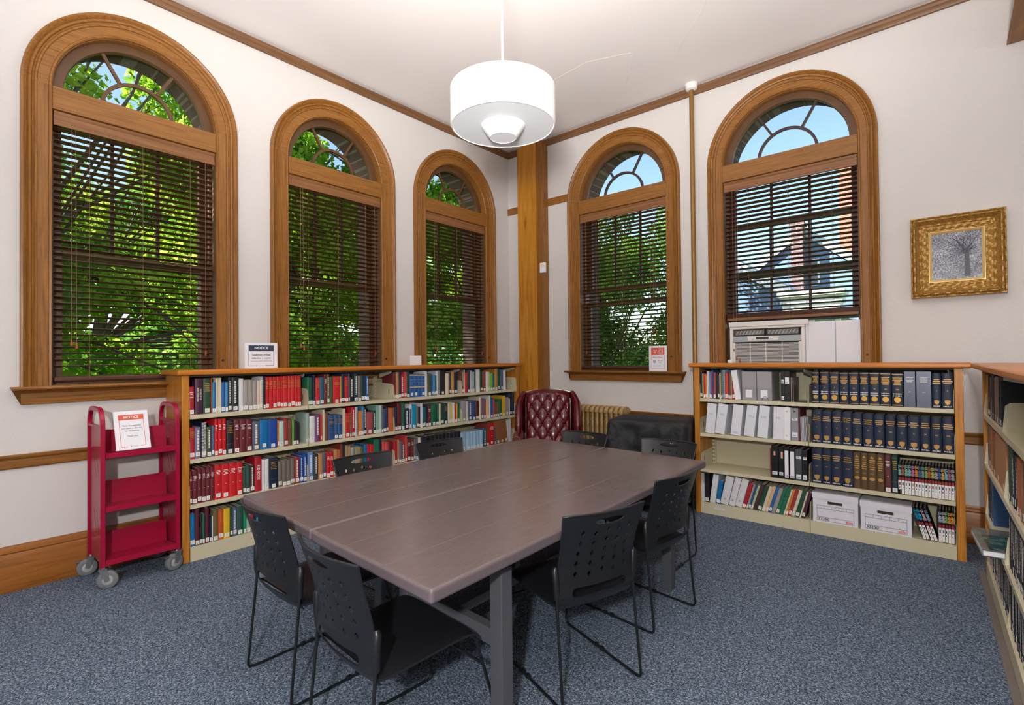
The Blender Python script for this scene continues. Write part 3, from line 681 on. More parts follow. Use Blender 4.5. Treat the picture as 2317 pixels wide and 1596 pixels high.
def label_books(objs, data, where, group):
    # runs of identical looking neighbours
    i = 0; n = len(data)
    for o in objs: o['group'] = group
    runs = []
    while i < n:
        j = i
        while j+1 < n and data[j+1][3] == data[i][3] and data[j+1][4] == data[i][4] and abs(data[j+1][0]-data[j][1]) < .06: j += 1
        runs.append((i, j)); i = j+1
    for i, j in runs:
        c, noun = desc(data[i][3], data[i][4], data[i][1]-data[i][0], data[i][2])
        pc = desc(data[i-1][3], data[i-1][4], 1, 1)[0] if i > 0 else None
        nc = desc(data[j+1][3], data[j+1][4], 1, 1)[0] if j+1 < n else None
        cnt = j-i+1
        for k in range(i, j+1):
            w, h = data[k][1]-data[k][0], data[k][2]
            thick = 'slim ' if w < .022 else ('thick ' if w > .046 else '')
            cands = []
            if cnt > 1 and cnt <= 20:
                after = (' right of the %s one' % pc) if pc else ''
                cands.append('%s from left of %s %s %ss%s, %s' % (ordw(k-i), numw[cnt], c, noun, after, where))
                cands.append('%s from left of %s %s %ss before the %s one, %s' % (ordw(k-i), numw[cnt], c, noun, nc, where))
            elif pc and nc: cands += ['%s%s %s between %s and %s books, %s' % (thick, c, noun, pc, nc, where), '%s%s %s between %s and %s books, %s' % ('tall ' if h > .25 else 'short ', c, noun, pc, nc, where)]
            elif nc: cands.append('%s%s %s at the left end before a %s one, %s' % (thick, c, noun, nc, where))
            elif pc: cands.append('%s%s %s at the right end after a %s one, %s' % (thick, c, noun, pc, where))
            if k < 20: cands.append('%s%s %s, %s from the left end, %s' % (thick, c, noun, ordw(k), where))
            if n-1-k < 20: cands.append('%s%s %s, %s from the right end, %s' % (thick, c, noun, ordw(n-1-k), where))
            if k > 2: cands.append('%s %s between %s and %s, third after a %s one, %s' % (c, noun, pc, nc, desc(data[k-3][3], data[k-3][4], 1, 1)[0], where))
            pick = next((q for q in cands if q not in USED and len(q.split()) <= 16), None)
            if pick is None: pick = next((q for q in cands if q not in USED), cands[0]); pick = ' '.join(pick.split()[:16])
            USED.add(pick); objs[k]['label'] = pick
            objs[k]['category'] = 'binder' if 'b' in data[k][4] else ('comic' if data[k][3] == 'comic' else 'book')

BOOKS = {}
BOOKS['L1'] = '''1292 1328 204 crimson T;1333 1386 263 plum W;1388 1440 263 forest G;1440 1447 263 vermilion n;1447 1459 233 turquoise -;1459 1473 232 blue -;1473 1487 263 cream -;1487 1510 263 cream n;1510 1538 230 blue -;1538 1559 229 sky -;1559 1585 263 black W;1585 1637 263 black W;1637 1671 253 white -;1671 1706 239 grey -;1706 1739 240 grey -;1739 1772 236 grey -;1772 1793 230 pink -;1793 1809 234 cream -;1809 1822 263 white s;1822 1840 263 black n;1840 1869 256 red G;1869 1901 257 red G;1901 1931 257 red G;1931 1964 257 red G;1964 1981 257 red G;1981 2023 259 red G;2023 2052 260 red G;2052 2085 260 red G;2085 2106 261 red G;2106 2138 261 red G;2192 2213 243 green -;2213 2244 240 forest -;2244 2268 263 navy -;2269 2309 235 red G;2309 2349 239 teal -;2349 2378 263 maroon W;2378 2401 263 olive W;2401 2437 239 moss -;2437 2503 237 red G;2503 2520 241 mustard -;2520 2551 263 navy -;2551 2589 236 red G;2589 2602 263 slate -;2602 2649 232 black W;2649 2688 263 spruce W;2688 2722 240 taupe -;2722 2753 242 spruce -;2753 2773 235 navy -;2773 2806 235 blue W;3090 3119 263 maroon -;3119 3156 263 tan -;3156 3186 263 navy -;3186 3217 236 crimson W;3217 3247 263 coral n;3249 3289 263 forest -;3291 3346 238 cobalt B;3346 3396 236 cobalt B;3396 3442 235 cobalt B;3442 3489 233 cobalt B;3489 3524 263 white -;3526 3581 234 moss -;3581 3598 226 blue -;3598 3634 215 sky -;3634 3652 211 black -;3652 3699 263 white s;3701 3775 263 black -;3778 3831 230 cream -;3831 3864 239 charcoal -;3864 3907 246 mustard -;3907 3956 237 navy -;4025 4055 263 brown W;4055 4070 263 cream n;4070 4110 229 red -;4110 4156 261 charcoal -;4156 4192 253 lilac -;4192 4228 237 seafoam -;4228 4255 263 navy s;4255 4318 263 white -;4318 4361 248 forest -;4361 4416 243 rust -;4416 4443 231 white -;4443 4482 230 cream -;4482 4538 214 lime -;4538 4573 211 teal -;4573 4624 263 mustard -;4624 4676 260 forest -;4676 4729 251 steel -;4729 4783 242 white -'''
BOOKS['L2'] = '''1294 1330 230 crimson G;1331 1372 228 violetgrey W;1373 1389 261 navy s;1389 1409 260 black s;1410 1442 222 moss W;1442 1461 227 steel -;1462 1487 275 red W;1488 1517 275 red W;1517 1545 275 red W;1547 1599 255 black G;1599 1643 258 maroon W;1644 1690 255 maroon W;1691 1735 251 maroon W;1737 1794 230 slate W;1795 1863 235 azure -;1864 1935 231 royal -;1936 1949 218 orange -;1949 1990 210 mint -;1990 2022 228 brick -;2022 2058 220 brown -;2058 2071 217 lime n;2071 2095 207 charcoal -;2096 2113 194 black n;2181 2213 260 sage -;2214 2263 227 white W;2264 2311 236 purple W;2312 2324 233 vermilion n;2335 2351 275 cream n;2351 2387 247 brown -;2389 2444 221 denim G;2445 2483 217 denim G;2484 2527 213 denim G;2528 2555 268 cream n;2556 2603 226 red G;2603 2617 223 olive -;2619 2660 275 crimson W;2661 2687 269 white s;2689 2731 232 orange n;2731 2747 275 sky n;2747 2777 267 black W;2778 2848 212 rose -;2849 2882 222 spruce W;2882 2916 271 seafoam n;2916 2944 269 mint n;2944 2960 270 taupe n;2962 3001 230 denim -;3001 3026 238 plum -;3027 3093 232 copper -;3102 3135 234 navy -;3136 3187 275 maroon -;3187 3220 275 green -;3221 3286 210 navy W;3286 3302 204 purple -;3284 3311 251 white n;3312 3371 240 turquoise -;3372 3400 222 taupe -;3401 3427 216 navy -;3428 3453 251 white n;3454 3480 212 teal -;3480 3495 207 green -;3495 3525 212 navy -;3527 3573 219 maroon W;3575 3638 228 green -;3639 3650 219 black n;3650 3683 227 green -;3684 3707 228 cream -;3709 3748 226 forest -;3750 3809 226 spruce G;3809 3842 219 cream -;3842 3878 216 lemon n;3878 3913 224 white -;3913 3933 219 red n;3933 3952 210 yellow -;3952 3984 215 green -;4018 4094 232 stone -;4096 4119 223 cream -;4121 4188 227 steel W;4190 4240 223 denim -;4242 4277 220 maroon -;4277 4301 214 black -;4303 4328 261 cream -;4330 4373 236 mauve -;4373 4420 233 mauve -;4423 4465 226 peach -;4467 4487 270 white n;4489 4540 237 blue -;4540 4577 219 rose -;4579 4612 178 brown -;4614 4649 175 olive -;4649 4701 211 green -;4707 4760 250 yellow n;4766 4824 226 stone n;4827 4845 208 white n;4846 4888 275 navy -;4889 4928 275 navy -'''
BOOKS['L3'] = '''1296 1314 242 maroon W;1314 1345 240 maroon W;1346 1375 250 maroon W;1375 1404 248 maroon W;1404 1433 251 maroon W;1433 1461 248 maroon W;1462 1511 259 red W;1512 1565 256 red W;1565 1618 255 red W;1619 1662 253 red W;1663 1687 214 pine -;1687 1718 218 pine -;1719 1754 217 umber W;1755 1809 273 crimson W;1810 1830 246 white W;1830 1866 244 white W;1868 1940 249 navy G;1940 1972 210 taupe -;1973 2009 209 taupe -;2009 2042 213 taupe -;2043 2079 214 taupe -;2081 2123 221 brick W;2124 2155 230 royal W;2156 2187 235 royal W;2198 2248 246 steelblue W;2250 2291 221 charcoal W;2292 2334 220 tan -;2335 2366 221 slate -;2367 2401 219 red W;2401 2436 215 red W;2438 2475 236 tan -;2476 2501 229 copper -;2503 2523 275 rust n;2524 2551 267 black -;2552 2583 257 khaki -;2584 2610 250 tan -;2611 2649 230 sage -;2651 2717 230 khaki -;2718 2750 223 moss -;2751 2786 241 azure -;2787 2816 237 red -;2817 2857 228 red -;2859 2888 277 green -;2889 2922 272 green -;2923 2946 264 navy -;2954 2989 240 coral -;2990 3029 232 coral -;3029 3067 224 maroon -;3090 3127 224 crimson -;3129 3148 239 tan n;3149 3183 220 violetgrey -;3185 3223 200 brown W;3225 3251 265 coral n;3252 3300 227 maroon W;3302 3333 226 maroon W;3338 3361 219 taupe -;3361 3394 222 slate -;3396 3430 224 cream -;3432 3485 223 navy -;3487 3554 225 black -;3556 3607 223 black -;3609 3661 227 black -;3663 3715 224 black -;3717 3770 226 black -;3772 3827 225 black -;3828 3883 225 black -;3885 3941 223 black -;3943 4000 224 black -;4004 4087 207 paleblue -;4089 4156 203 paleblue -;4158 4202 202 paleblue -;4204 4255 200 paleblue -;4257 4308 198 paleblue -;4310 4361 199 paleblue -;4364 4418 208 peacock W;4420 4460 270 rust n;4462 4563 263 red W;4566 4593 229 teal n;4598 4665 281 caramel n -9;4669 4735 279 caramel n -9;4740 4805 276 caramel n -9;4807 4883 281 white n -4'''
BOOKS['L4'] = '''1298 1331 236 azure -;1331 1361 262 wine -;1362 1379 218 black -;1379 1396 221 green -;1397 1424 258 wine -;1425 1440 198 navy -;1441 1449 189 white -;1450 1484 227 olive -;1485 1523 221 burnt -;1524 1569 222 yellow -;1570 1589 219 forest -;1590 1618 217 steel W;1619 1666 220 pine -;1667 1689 229 emerald -;1691 1720 180 sage -;1720 1743 160 crimson -;1744 1764 147 navy -;1765 1778 137 sky -;1780 1814 131 black -;1815 1848 125 blue -;1849 1888 123 crimson -;1890 1929 119 forest -;1931 1977 115 maroon -;1978 2025 100 navy -;2027 2075 101 tan -;2076 2112 97 teal -'''
BOOKS['R1a'] = '''-1793 -1766 249 navy -;-1765 -1756 229 lemon -;-1755 -1742 232 red -;-1741 -1726 225 orange -;-1725 -1714 251 white -;-1713 -1702 252 white -;-1701 -1688 236 sky -;-1687 -1675 239 magenta -;-1675 -1667 263 blue n;-1666 -1644 241 rose -;-1643 -1623 233 black -;-1623 -1610 222 charcoal -;-1610 -1600 237 cream -;-1599 -1589 263 olive n;-1588 -1565 263 paleblue s;-1563 -1535 237 vermilion -;-1535 -1523 236 maroon -;-1523 -1513 243 olive -;-1512 -1500 243 khaki -;-1499 -1477 135 crimson n'''
BOOKS['R1b'] = '''-871 -820 256 navy V;-815 -750 257 navy V;-748 -682 256 navy V;-679 -618 254 navy V;-616 -551 255 navy V;-548 -487 255 navy V;-484 -419 254 navy V;-417 -349 253 navy V;-346 -277 251 navy V;-272 -206 263 silver Wn;-200 -115 263 silver Wn;-112 -60 252 navy U;-57 4 253 navy U'''
BOOKS['R2b'] = '''-876 -807 263 navy U;-806 -738 261 navy U;-735 -668 262 navy U;-666 -603 260 navy U;-600 -536 255 navy U;-531 -462 254 navy U;-460 -394 253 navy U;-389 -325 251 navy U;-322 -257 251 navy U;-254 -185 252 navy U;-183 -124 254 navy U;-121 -61 254 navy U;-58 5 254 navy U'''
BOOKS['R3b'] = '''-881 -808 281 navy U;-807 -746 281 navy U;-745 -673 281 navy U;-672 -596 281 navy U;-595 -549 281 bronze O;-548 -502 281 bronze O;-501 -449 281 bronze O;-448 -400 281 bronze O;-398 -356 281 mahogany W;-355 -317 281 spruce G;-316 -297 235 comic C;-297 -278 235 comic C;-277 -259 235 comic C;-258 -239 235 comic C;-238 -220 235 comic C;-219 -200 235 comic C;-200 -182 235 comic C;-181 -163 235 comic C;-162 -144 235 comic C;-144 -126 235 comic C;-125 -107 235 comic C;-106 -89 235 comic C;-88 -70 235 comic C;-70 -52 235 comic C;-52 -34 235 comic C;-33 -16 235 comic C;-16 2 235 comic C'''
BOOKS['R4a'] = '''-1799 -1759 262 white n;-1758 -1715 262 black n;-1713 -1662 262 white n 8;-1658 -1621 209 azure n 9;-1619 -1549 262 white b 13;-1546 -1492 262 white b 14;-1491 -1432 258 white b 15;-1430 -1398 228 crimson n 17;-1397 -1380 231 grey n 17;-1380 -1360 228 denim n 17;-1360 -1341 226 palegreen n 17;-1340 -1306 241 umber n 17;-1305 -1271 230 forest n 17;-1270 -1242 232 cream n 17;-1241 -1217 236 peach n 17;-1217 -1191 238 blue n 17;-1190 -1160 229 grey n 17;-1159 -1130 234 green n 16;-1129 -1099 236 green n 16;-1098 -1085 232 cream n 16;-1084 -1066 234 orange n 16;-1065 -1039 235 brick n 16;-1038 -1014 234 cream n 16;-1013 -980 249 forest n 16;-979 -966 230 cream n 15;-965 -940 223 plum n 15'''
BOOKS['R4b'] = '''-172 -154 235 comic C -17;-153 -135 235 comic C -17;-129 -111 235 comic C -17;-110 -91 235 comic C -16;-90 -72 235 comic C;-71 -54 235 comic C;-53 -39 235 comic C;-37 -20 235 comic C;-19 -3 235 comic C'''
def parse(k):
    r = []
    for e in BOOKS[k].split(';'):
        p = e.split(); r.append((int(p[0])/1000, int(p[1])/1000, int(p[2])/1000, p[3], p[4] if p[4] != '-' else '', int(p[5]) if len(p) > 5 else 0))
    return r
def shelve(k, frame, z, where, group, back=.012, dmax=.30):
    data = parse(k); rnd = random.Random(k); objs = []
    for a, b, h, c, st, lean in data:
        w = b-a
        if lean: w = w*cos(radians(lean))
        if h < .14: h = rnd.uniform(.2, .25)
        objs.append(make_book(frame, a, w, z, h, c, st, lean, rnd, back+rnd.uniform(0, .006), dmax))
    label_books(objs, data, where, group)
for r in '1234':
    shelve('L'+r, FL, SHZ[int(r)-1]+.0003, '%s of left bookcase' % ROWN[r], 'books on the %s of the long left bookcase' % ROWN[r])
shelve('R1a', FR, SHZ[0]+.0003, 'top shelf of right bookcase', 'small books on the top shelf of the right bookcase')
shelve('R1b', FR, SHZ[0]+.0003, 'top shelf of right bookcase', 'navy volumes on the top shelf of the right bookcase')
shelve('R2b', FR, SHZ[1]+.0003, 'second shelf of right bookcase', 'navy volumes on the second shelf of the right bookcase')
shelve('R3b', FR, SHZ[2]+.0003, 'third shelf of right bookcase', 'books on the third shelf of the right bookcase')
shelve('R4a', FR, SHZ[3]+.0003, 'bottom shelf of right bookcase', 'leaning books on the bottom shelf of the right bookcase')
shelve('R4b', FR, SHZ[3]+.0003, 'bottom shelf of right bookcase', 'comic books beside the storage boxes')
# near bookcase on the right edge (local x runs towards the camera)
BOOKS['N1'] = '55 98 250 purple -;100 148 255 mustard -;150 198 250 umber -;200 250 255 black -;252 328 250 umber -;332 368 245 cream -;372 440 262 navy -;442 516 262 navy -;520 560 250 tan -;562 600 250 copper -;604 760 262 taupe n;764 800 240 black n;802 840 240 black n;1640 1690 262 black W;1692 1740 260 black W;1742 1790 255 brown -'
BOOKS['N2'] = '55 108 265 slate -;112 168 258 khaki n;172 288 262 caramel n;292 398 262 tan n;402 560 262 caramel n;562 778 262 tan n;782 1045 258 tan n;1078 1166 262 forest -;1168 1260 262 forest -;1265 1306 255 black W;1308 1348 250 navy -;1350 1388 250 black W;1392 1450 250 copper -;1452 1510 250 copper -;1512 1560 250 caramel -;1562 1610 250 caramel -;1612 1660 250 black -;1662 1720 245 charcoal -'
BOOKS['N3'] = '60 148 272 navy n;152 246 272 navy n;250 346 274 denim n;1082 1113 265 black W;1115 1146 265 black W;1148 1179 265 black W;1181 1212 265 black W;1214 1245 265 black W;1247 1278 265 black W;1280 1311 265 black W;1313 1344 265 black W;1346 1377 265 black W;1379 1410 265 black W;1412 1443 265 black W;1445 1476 265 black W;1478 1509 265 black W;1511 1542 265 black W;1544 1575 265 black W;1577 1608 265 black W;1610 1641 265 black W;1643 1674 265 black W;1676 1707 265 black W;1709 1740 265 black W'
BOOKS['N4'] = '60 120 200 slate -;124 200 235 copper -;206 237 235 black W;239 270 235 black W;272 303 235 black W;305 336 235 black W;338 369 235 black W;371 402 235 black W;404 435 235 black W;437 468 235 black W;470 501 235 black W;503 534 235 black W;536 567 235 black W;569 600 235 black W;602 633 235 black W;635 666 235 black W;668 699 235 black W;701 732 235 black W;734 765 235 black W;767 798 235 black W;800 831 235 black W;833 864 235 black W;866 897 235 black W;899 930 235 black W;932 963 235 black W;965 996 235 black W;998 1029 235 black W;1082 1113 250 black W;1115 1146 250 black W;1148 1179 250 black W;1181 1212 250 black W;1214 1245 250 black W;1247 1278 250 black W;1280 1311 250 black W;1313 1344 250 black W;1346 1377 250 black W;1379 1410 250 black W;1412 1443 250 black W;1445 1476 250 black W;1478 1509 250 black W;1511 1542 250 black W;1544 1575 250 black W;1577 1608 250 black W;1610 1641 250 black W;1643 1674 250 black W;1676 1707 250 black W;1709 1740 250 black W'
for r in '1234':
    shelve('N'+r, F3, SHZ[int(r)-1]+.0003, '%s, bookcase at right edge' % ROWN[r], 'books on the %s of the bookcase at the right edge' % ROWN[r])

def place(o, frame, x, y, z, rz=0, ry=0): o.matrix_world = frame @ Matrix.Translation((x, y, z)) @ Matrix.Rotation(rz, 4, 'Z') @ Matrix.Rotation(ry, 4, 'Y')
# large flat book lying out over the edge of the lower shelf at the right
o = MB().box(0, .44, 0, .003, 0, .30).box(0, .44, .028, .031, 0, .30).box(0, .44, 0, .031, .298, .301).build('art_book', mat('jacket_cloudy_green', (132, 134, 124), .12, var=.5, vscale=14))
MB().box(.003, .437, .0032, .0278, .004, .2978).build('pages', M_PAPER, o)
MB().box(.13, .42, -.0006, -.0001, .03, .28).build('jacket_picture', ramp_mat('jacket_picture', [(.3, (24, 52, 52)), (.5, (60, 90, 88)), (.7, (120, 150, 130))], rough=.12, noise=16, bump=0), o)
o.matrix_world = F3 @ Matrix.Translation((.56, -.100, .4415)) @ Matrix.Rotation(radians(3), 4, 'Z') @ Matrix.Rotation(-pi/2, 4, 'X')
tag(o, 'large picture book in a clear jacket lying flat and sticking out of the right-edge bookcase', 'book')

o = MB().box(-.03, 4.0, -.032, -.001, 0.0005, .006).build('floor_strip', mat('grey_rubber', (112, 104, 98), .7)); o.matrix_world = F3; o['kind'] = 'structure'
# ---- right bookcase, top shelf: leaning white binder, two grey document boxes, black binders, grey booklets
rb = random.Random(3)
def simple_binder(frame, x, w, z, h, d, m, name, label, cat, group, lean=0, y=.012, lab=None, labm=None, hole=True):
    o = MB().box(0, w, 0, .003, 0, h).box(0, .003, .003, d, 0, h).box(w-.003, w, .003, d, 0, h).build(name, m, bevel=.0012)
    MB().box(.006, w-.006, .02, d-.02, .006, h-.012).build('pages', M_PAGES, o)
    if lab:
        for (za, zb) in lab:
            s = MB().box(w*.12, w*.88, -.0012, -.0002, h*za, h*zb).build('spine_label', labm or M_PAPER, o)
            q = MB(); rows = 2
            for k in range(rows): q.box(w*.22, w*(.6+.2*rb.random()), -.0018, -.0013, h*za+.008+k*.007, h*za+.011+k*.007)
            q.build('lettering', M_INKB, s)
    if hole: MB().lathe([(0, 0), (.008, 0), (.008, .001), (0, .001)], 12).build('finger_hole', M_SLOT, o, loc=(w/2, -.0002, h*.9)).rotation_euler = (pi/2, 0, 0)
    ln = radians(lean)
    o.matrix_world = frame @ Matrix.Translation((x, y, z+(sin(ln)*w if ln > 0 else 0))) @ Matrix.Rotation(ln, 4, 'Y')
    tag(o, label, cat, group); return o
Z1, Z2, Z3, Z4 = [q+.0003 for q in SHZ]
simple_binder(FR, -1.473, .049, Z1, .262, .22, M_PAPER, 'ring_binder', 'wide white binder leaning left against small books, right bookcase top shelf', 'binder', None, lean=-7.5, hole=False)
for k, x in enumerate((-1.4185, -1.2945)):
    o = MB().box(0, .1225, 0, .26, 0, .252).build('document_box', mat('box_grey_board', (150, 148, 150), .6), bevel=.002)
    MB().box(.002, .1215, -.002, -.0004, .112, .252).build('flap', mat('box_grey_board2', (158, 156, 158), .6), o)
    MB().box(.034, .088, -.0012, -.0004, .026, .092).build('card_label', M_PAPER, o)
    e = MB()
    for j in range(28): e.box(-.0010, .006, -.0032, -.0004, .004+j*.0089, .008+j*.0089)
    e.build('laced_edge', M_ACD, o)
    place(o, FR, x, .014, Z1); tag(o, ['grey document box with card label, left one beside the leaning white binder', 'grey document box with card label, right one behind the wire loop'][k], 'box', 'grey document boxes on the top shelf')
o = MB().tube([(-1.224+.026*cos(t*pi/12), 0, .0016+.036*sin(t*pi/12)) for t in range(13)], .0016, 6).build('wire_bookend', M_BLACKM); o.matrix_world = FR @ Matrix.Translation((0, .004, Z1)); tag(o, 'small black wire loop standing in front of the right grey document box', 'bookend')
for k, (x, w) in enumerate(((-1.100, .0265), (-1.0725, .0385))):
    simple_binder(FR, x, w, Z1, .258, .25, M_BLACKP, 'ring_binder', ['narrow black binder beside the grey document boxes, right bookcase top shelf', 'wider black binder with white label beside the narrow one, right bookcase top shelf'][k], 'binder', 'black binders on the top shelf', lab=[(.60, .72), (.06, .18)] if k == 0 else [(.58, .80)])
for k, x in enumerate((-1.028, -1.013)):
    o = MB().box(0, .006, 0, .20, 0, .205).build('booklet', mat('booklet_taupe', (132, 120, 114), .6)); place(o, FR, x, .02, Z1); tag(o, ['thin taupe booklet right beside the wide black binder on the top shelf', 'thin taupe booklet nearest the empty gap on the top shelf'][k], 'booklet', 'taupe booklets on the top shelf')
o = MB().box(0, .10, 0, .13, 0, .001).box(0, .0012, 0, .12, .001, .14).build('bookend', M_BLACKM); place(o, FR, -1.0055, .03, Z1); tag(o, 'thin black metal bookend beside the taupe booklets on the top shelf', 'bookend')

tx = [-1.744, -1.657, -1.518, -1.406, -1.296, -1.168]
wl = ['leftmost white document box on the second shelf of the right bookcase', 'second white document box from the left, second shelf, right bookcase', 'third white document box from the left, beside the maroon gap, right bookcase', 'fourth white document box from the left, second shelf, right bookcase', 'fifth white document box from the left, second shelf, right bookcase', 'rightmost white document box, beside the white binder with orange marks']
for k, x in enumerate(tx):
    w = .083
    o = MB().box(0, w, 0, .003, 0, .276).box(0, .003, .003, .25, 0, .276).box(w-.003, w, .003, .25, 0, .276).box(.003, w-.003, .003, .25, 0, .003).box(.003, w-.003, .003, .25, .20, .203).build('document_box', mat('box_white_board', (226, 228, 236), .5), bevel=.0015)
    q = MB(); zz = .185 if k != 2 else .03
    for j in range(3): q.box(w*.18+rb.random()*.01, w*(.62+.2*rb.random()), -.0012, -.0003, zz-j*.006, zz+.0022-j*.006)
    q.build('lettering', M_ACG, o)
    ln = radians([5, 8, 6, 7, 5, 1.5][k]); o.matrix_world = FR @ Matrix.Translation((x, .012, Z2+sin(ln)*w)) @ Matrix.Rotation(ln, 4, 'Y')
    tag(o, wl[k], 'box', 'white document boxes on the second shelf')
o = simple_binder(FR, -1.083, .048, Z2, .276, .25, M_PAPER, 'ring_binder', 'slim white binder with small orange marks on the second shelf', 'binder', None, hole=False, lean=1)
for zz in (.235, .03): MB().box(.012, .028, -.0012, -.0003, zz, zz+.014).build('orange_mark', mat('pale_orange', (232, 190, 160), .6), o)
simple_binder(FR, -1.028, .054, Z2, .272, .25, mat('binder_grey', (140, 142, 148), .45), 'ring_binder', 'grey ring binder with two white labels on the second shelf', 'binder', None, lab=[(.62, .70), (.12, .26)])
o = MB().box(0, .011, 0, .24, 0, .270).build('folder', mat('folder_maroon', (92, 24, 40), .5)); place(o, FR, -.971, .014, Z2); tag(o, 'maroon folder between the grey binder and the fanned pamphlets, second shelf', 'folder')
for k in range(5):
    o = MB().box(0, .0018, 0, .18, 0, .20).build('pamphlet', M_PAPER)
    o.matrix_world = FR @ Matrix.Translation((-.956+k*.0075, .016, Z2)) @ Matrix.Rotation(radians([-1, .5, 1.5, 3, 5][k]), 4, 'Y')
    tag(o, 'white pamphlet, %s from left of the fan beside the maroon folder' % ordw(k), 'pamphlet', 'fanned white pamphlets on the second shelf')

# third shelf: brown book and six black binders
o = MB().box(0, .011, 0, .2, 0, .245).build('book', mat('book_sienna', (120, 56, 36), .5)); place(o, FR, -1.196, .014, Z3); tag(o, 'thin sienna brown book against the black binders on the third shelf', 'book')
xs = [-1.184, -1.127, -1.085, -1.044, -1.000, -.949]; we = [.055, .040, .039, .042, .049, .038]
bl = ['leftmost black binder, small orange tag, third shelf of right bookcase', 'black binder with long orange tag, third shelf of right bookcase', 'black binder, left one of two with white paper spine strips', 'black binder, right one of two with white paper spine strips', 'dark grey binder with pale band near its top, third shelf', 'rightmost black binder with white band beside the bay divider']
for k in range(6):
    m = mat('binder_dark_grey', (70, 74, 80), .4) if k == 4 else M_BLACKP
    o = simple_binder(FR, xs[k], we[k]-.002, Z3, .272-.003*k, .25, m, 'ring_binder', bl[k], 'binder', 'black binders on the third shelf', lab=[(.10, .20)] if k < 2 else ([(.05, .90)] if k in (2, 3) else [(.70, .78), (.06, .2)]), hole=False)
    if k < 2: MB().box(.018, .032, -.0014, -.0003, .19-.02*k, .225).build('orange_tag', mat('tag_peach', (236, 178, 148), .5), o)

# two storage boxes on the bottom shelf
for k, (x, w, h) in enumerate(((-.876, .306, .235), (-.553, .311, .222))):
    o = empty('storage_box'); place(o, FR, x, .006, Z4); tag(o, ['white cardboard storage box with lid, left of the two on the bottom shelf', 'white cardboard storage box with lid, right one beside the leaning comics'][k], 'box', 'white storage boxes on the bottom shelf')
    m = mat('box_white_corrugated', (226, 226, 234), .6); me_m = M_ACD
    hz = h*.80; b = MB()
    # front with an oblong hand hole
    cx, hw, hh = w/2, .050, .011
    b.box(0, w, 0, .004, 0, hz-.026-hh); b.box(0, w, 0, .004, hz-.026+hh, h-.004); b.box(0, cx-hw, 0, .004, hz-.026-hh, hz-.026+hh); b.box(cx+hw, w, 0, .004, hz-.026-hh, hz-.026+hh)
    b.box(0, .004, .004, .34, 0, h-.004); b.box(w-.004, w, .004, .34, 0, h-.004); b.box(.004, w-.004, .336, .34, 0, h-.004); b.box(.004, w-.004, .004, .336, 0, .004)
    b.build('box_body', m, o)
    MB().box(cx-hw-.012, cx+hw+.012, .03, .033, hz-.05, hz).build('hole_shade_board', mat('box_inside_shadow_board', (90, 76, 60), .9), o)  # board behind the hand hole, coloured dark for the shade inside the box
    MB().box(-.004, w+.004, -.004, .344, h-.003, h).box(-.004, w+.004, -.004, -.0005, h-.045, h-.003).box(-.004, -.0005, -.0005, .344, h-.045, h-.003).box(w+.0005, w+.004, -.0005, .344, h-.045, h-.003).build('lid', m, o)
    g = MB(); fx0, fx1, fz0, fz1 = .028, w-.026, .012, hz-.052; ln = .0022
    def fr(a, c, d, e): g.box(a, c, -.0008, -.0001, d, e)
    fr(fx0, fx1, fz0, fz0+ln); fr(fx0, fx1, fz1-ln, fz1); fr(fx0, fx0+ln, fz0, fz1); fr(fx1-ln, fx1, fz0, fz1); z2 = fz0+.030; z3 = fz1-.026
    fr(fx0, fx1, z2, z2+ln); fr(fx0, fx1, z3, z3+ln)
    for j in range(1, 5): xx = fx0+(fx1-fx0)*j/5; fr(xx, xx+ln*.8, z3, fz1)
    for j in range(5): xx = fx0+(fx1-fx0)*(j+.5)/5; fr(xx-.010, xx+.010, fz1-.008, fz1-.0068)
    fr(cx-.008, cx+.008, z3-.008, z3-.0066)
    g.build('printed_form', M_INKB, o)
    put_text('lettering', '33250', .028, mat('ink_black', (30, 30, 34), .6), o, (fx0+.008, -.0006, fz0+.0155), align='LEFT', bold=True, sx=1.12)
    MB().box(fx1-.052, fx1-.010, -.0010, -.0002, fz0+.007, fz0+.021).build('red_logo_patch', mat('logo_red', (226, 52, 60), .5), o)
    put_text('logo_lettering', 'STAPLES', .0095, M_WHITE, o, (fx1-.031, -.0014, fz0+.0142), bold=True)
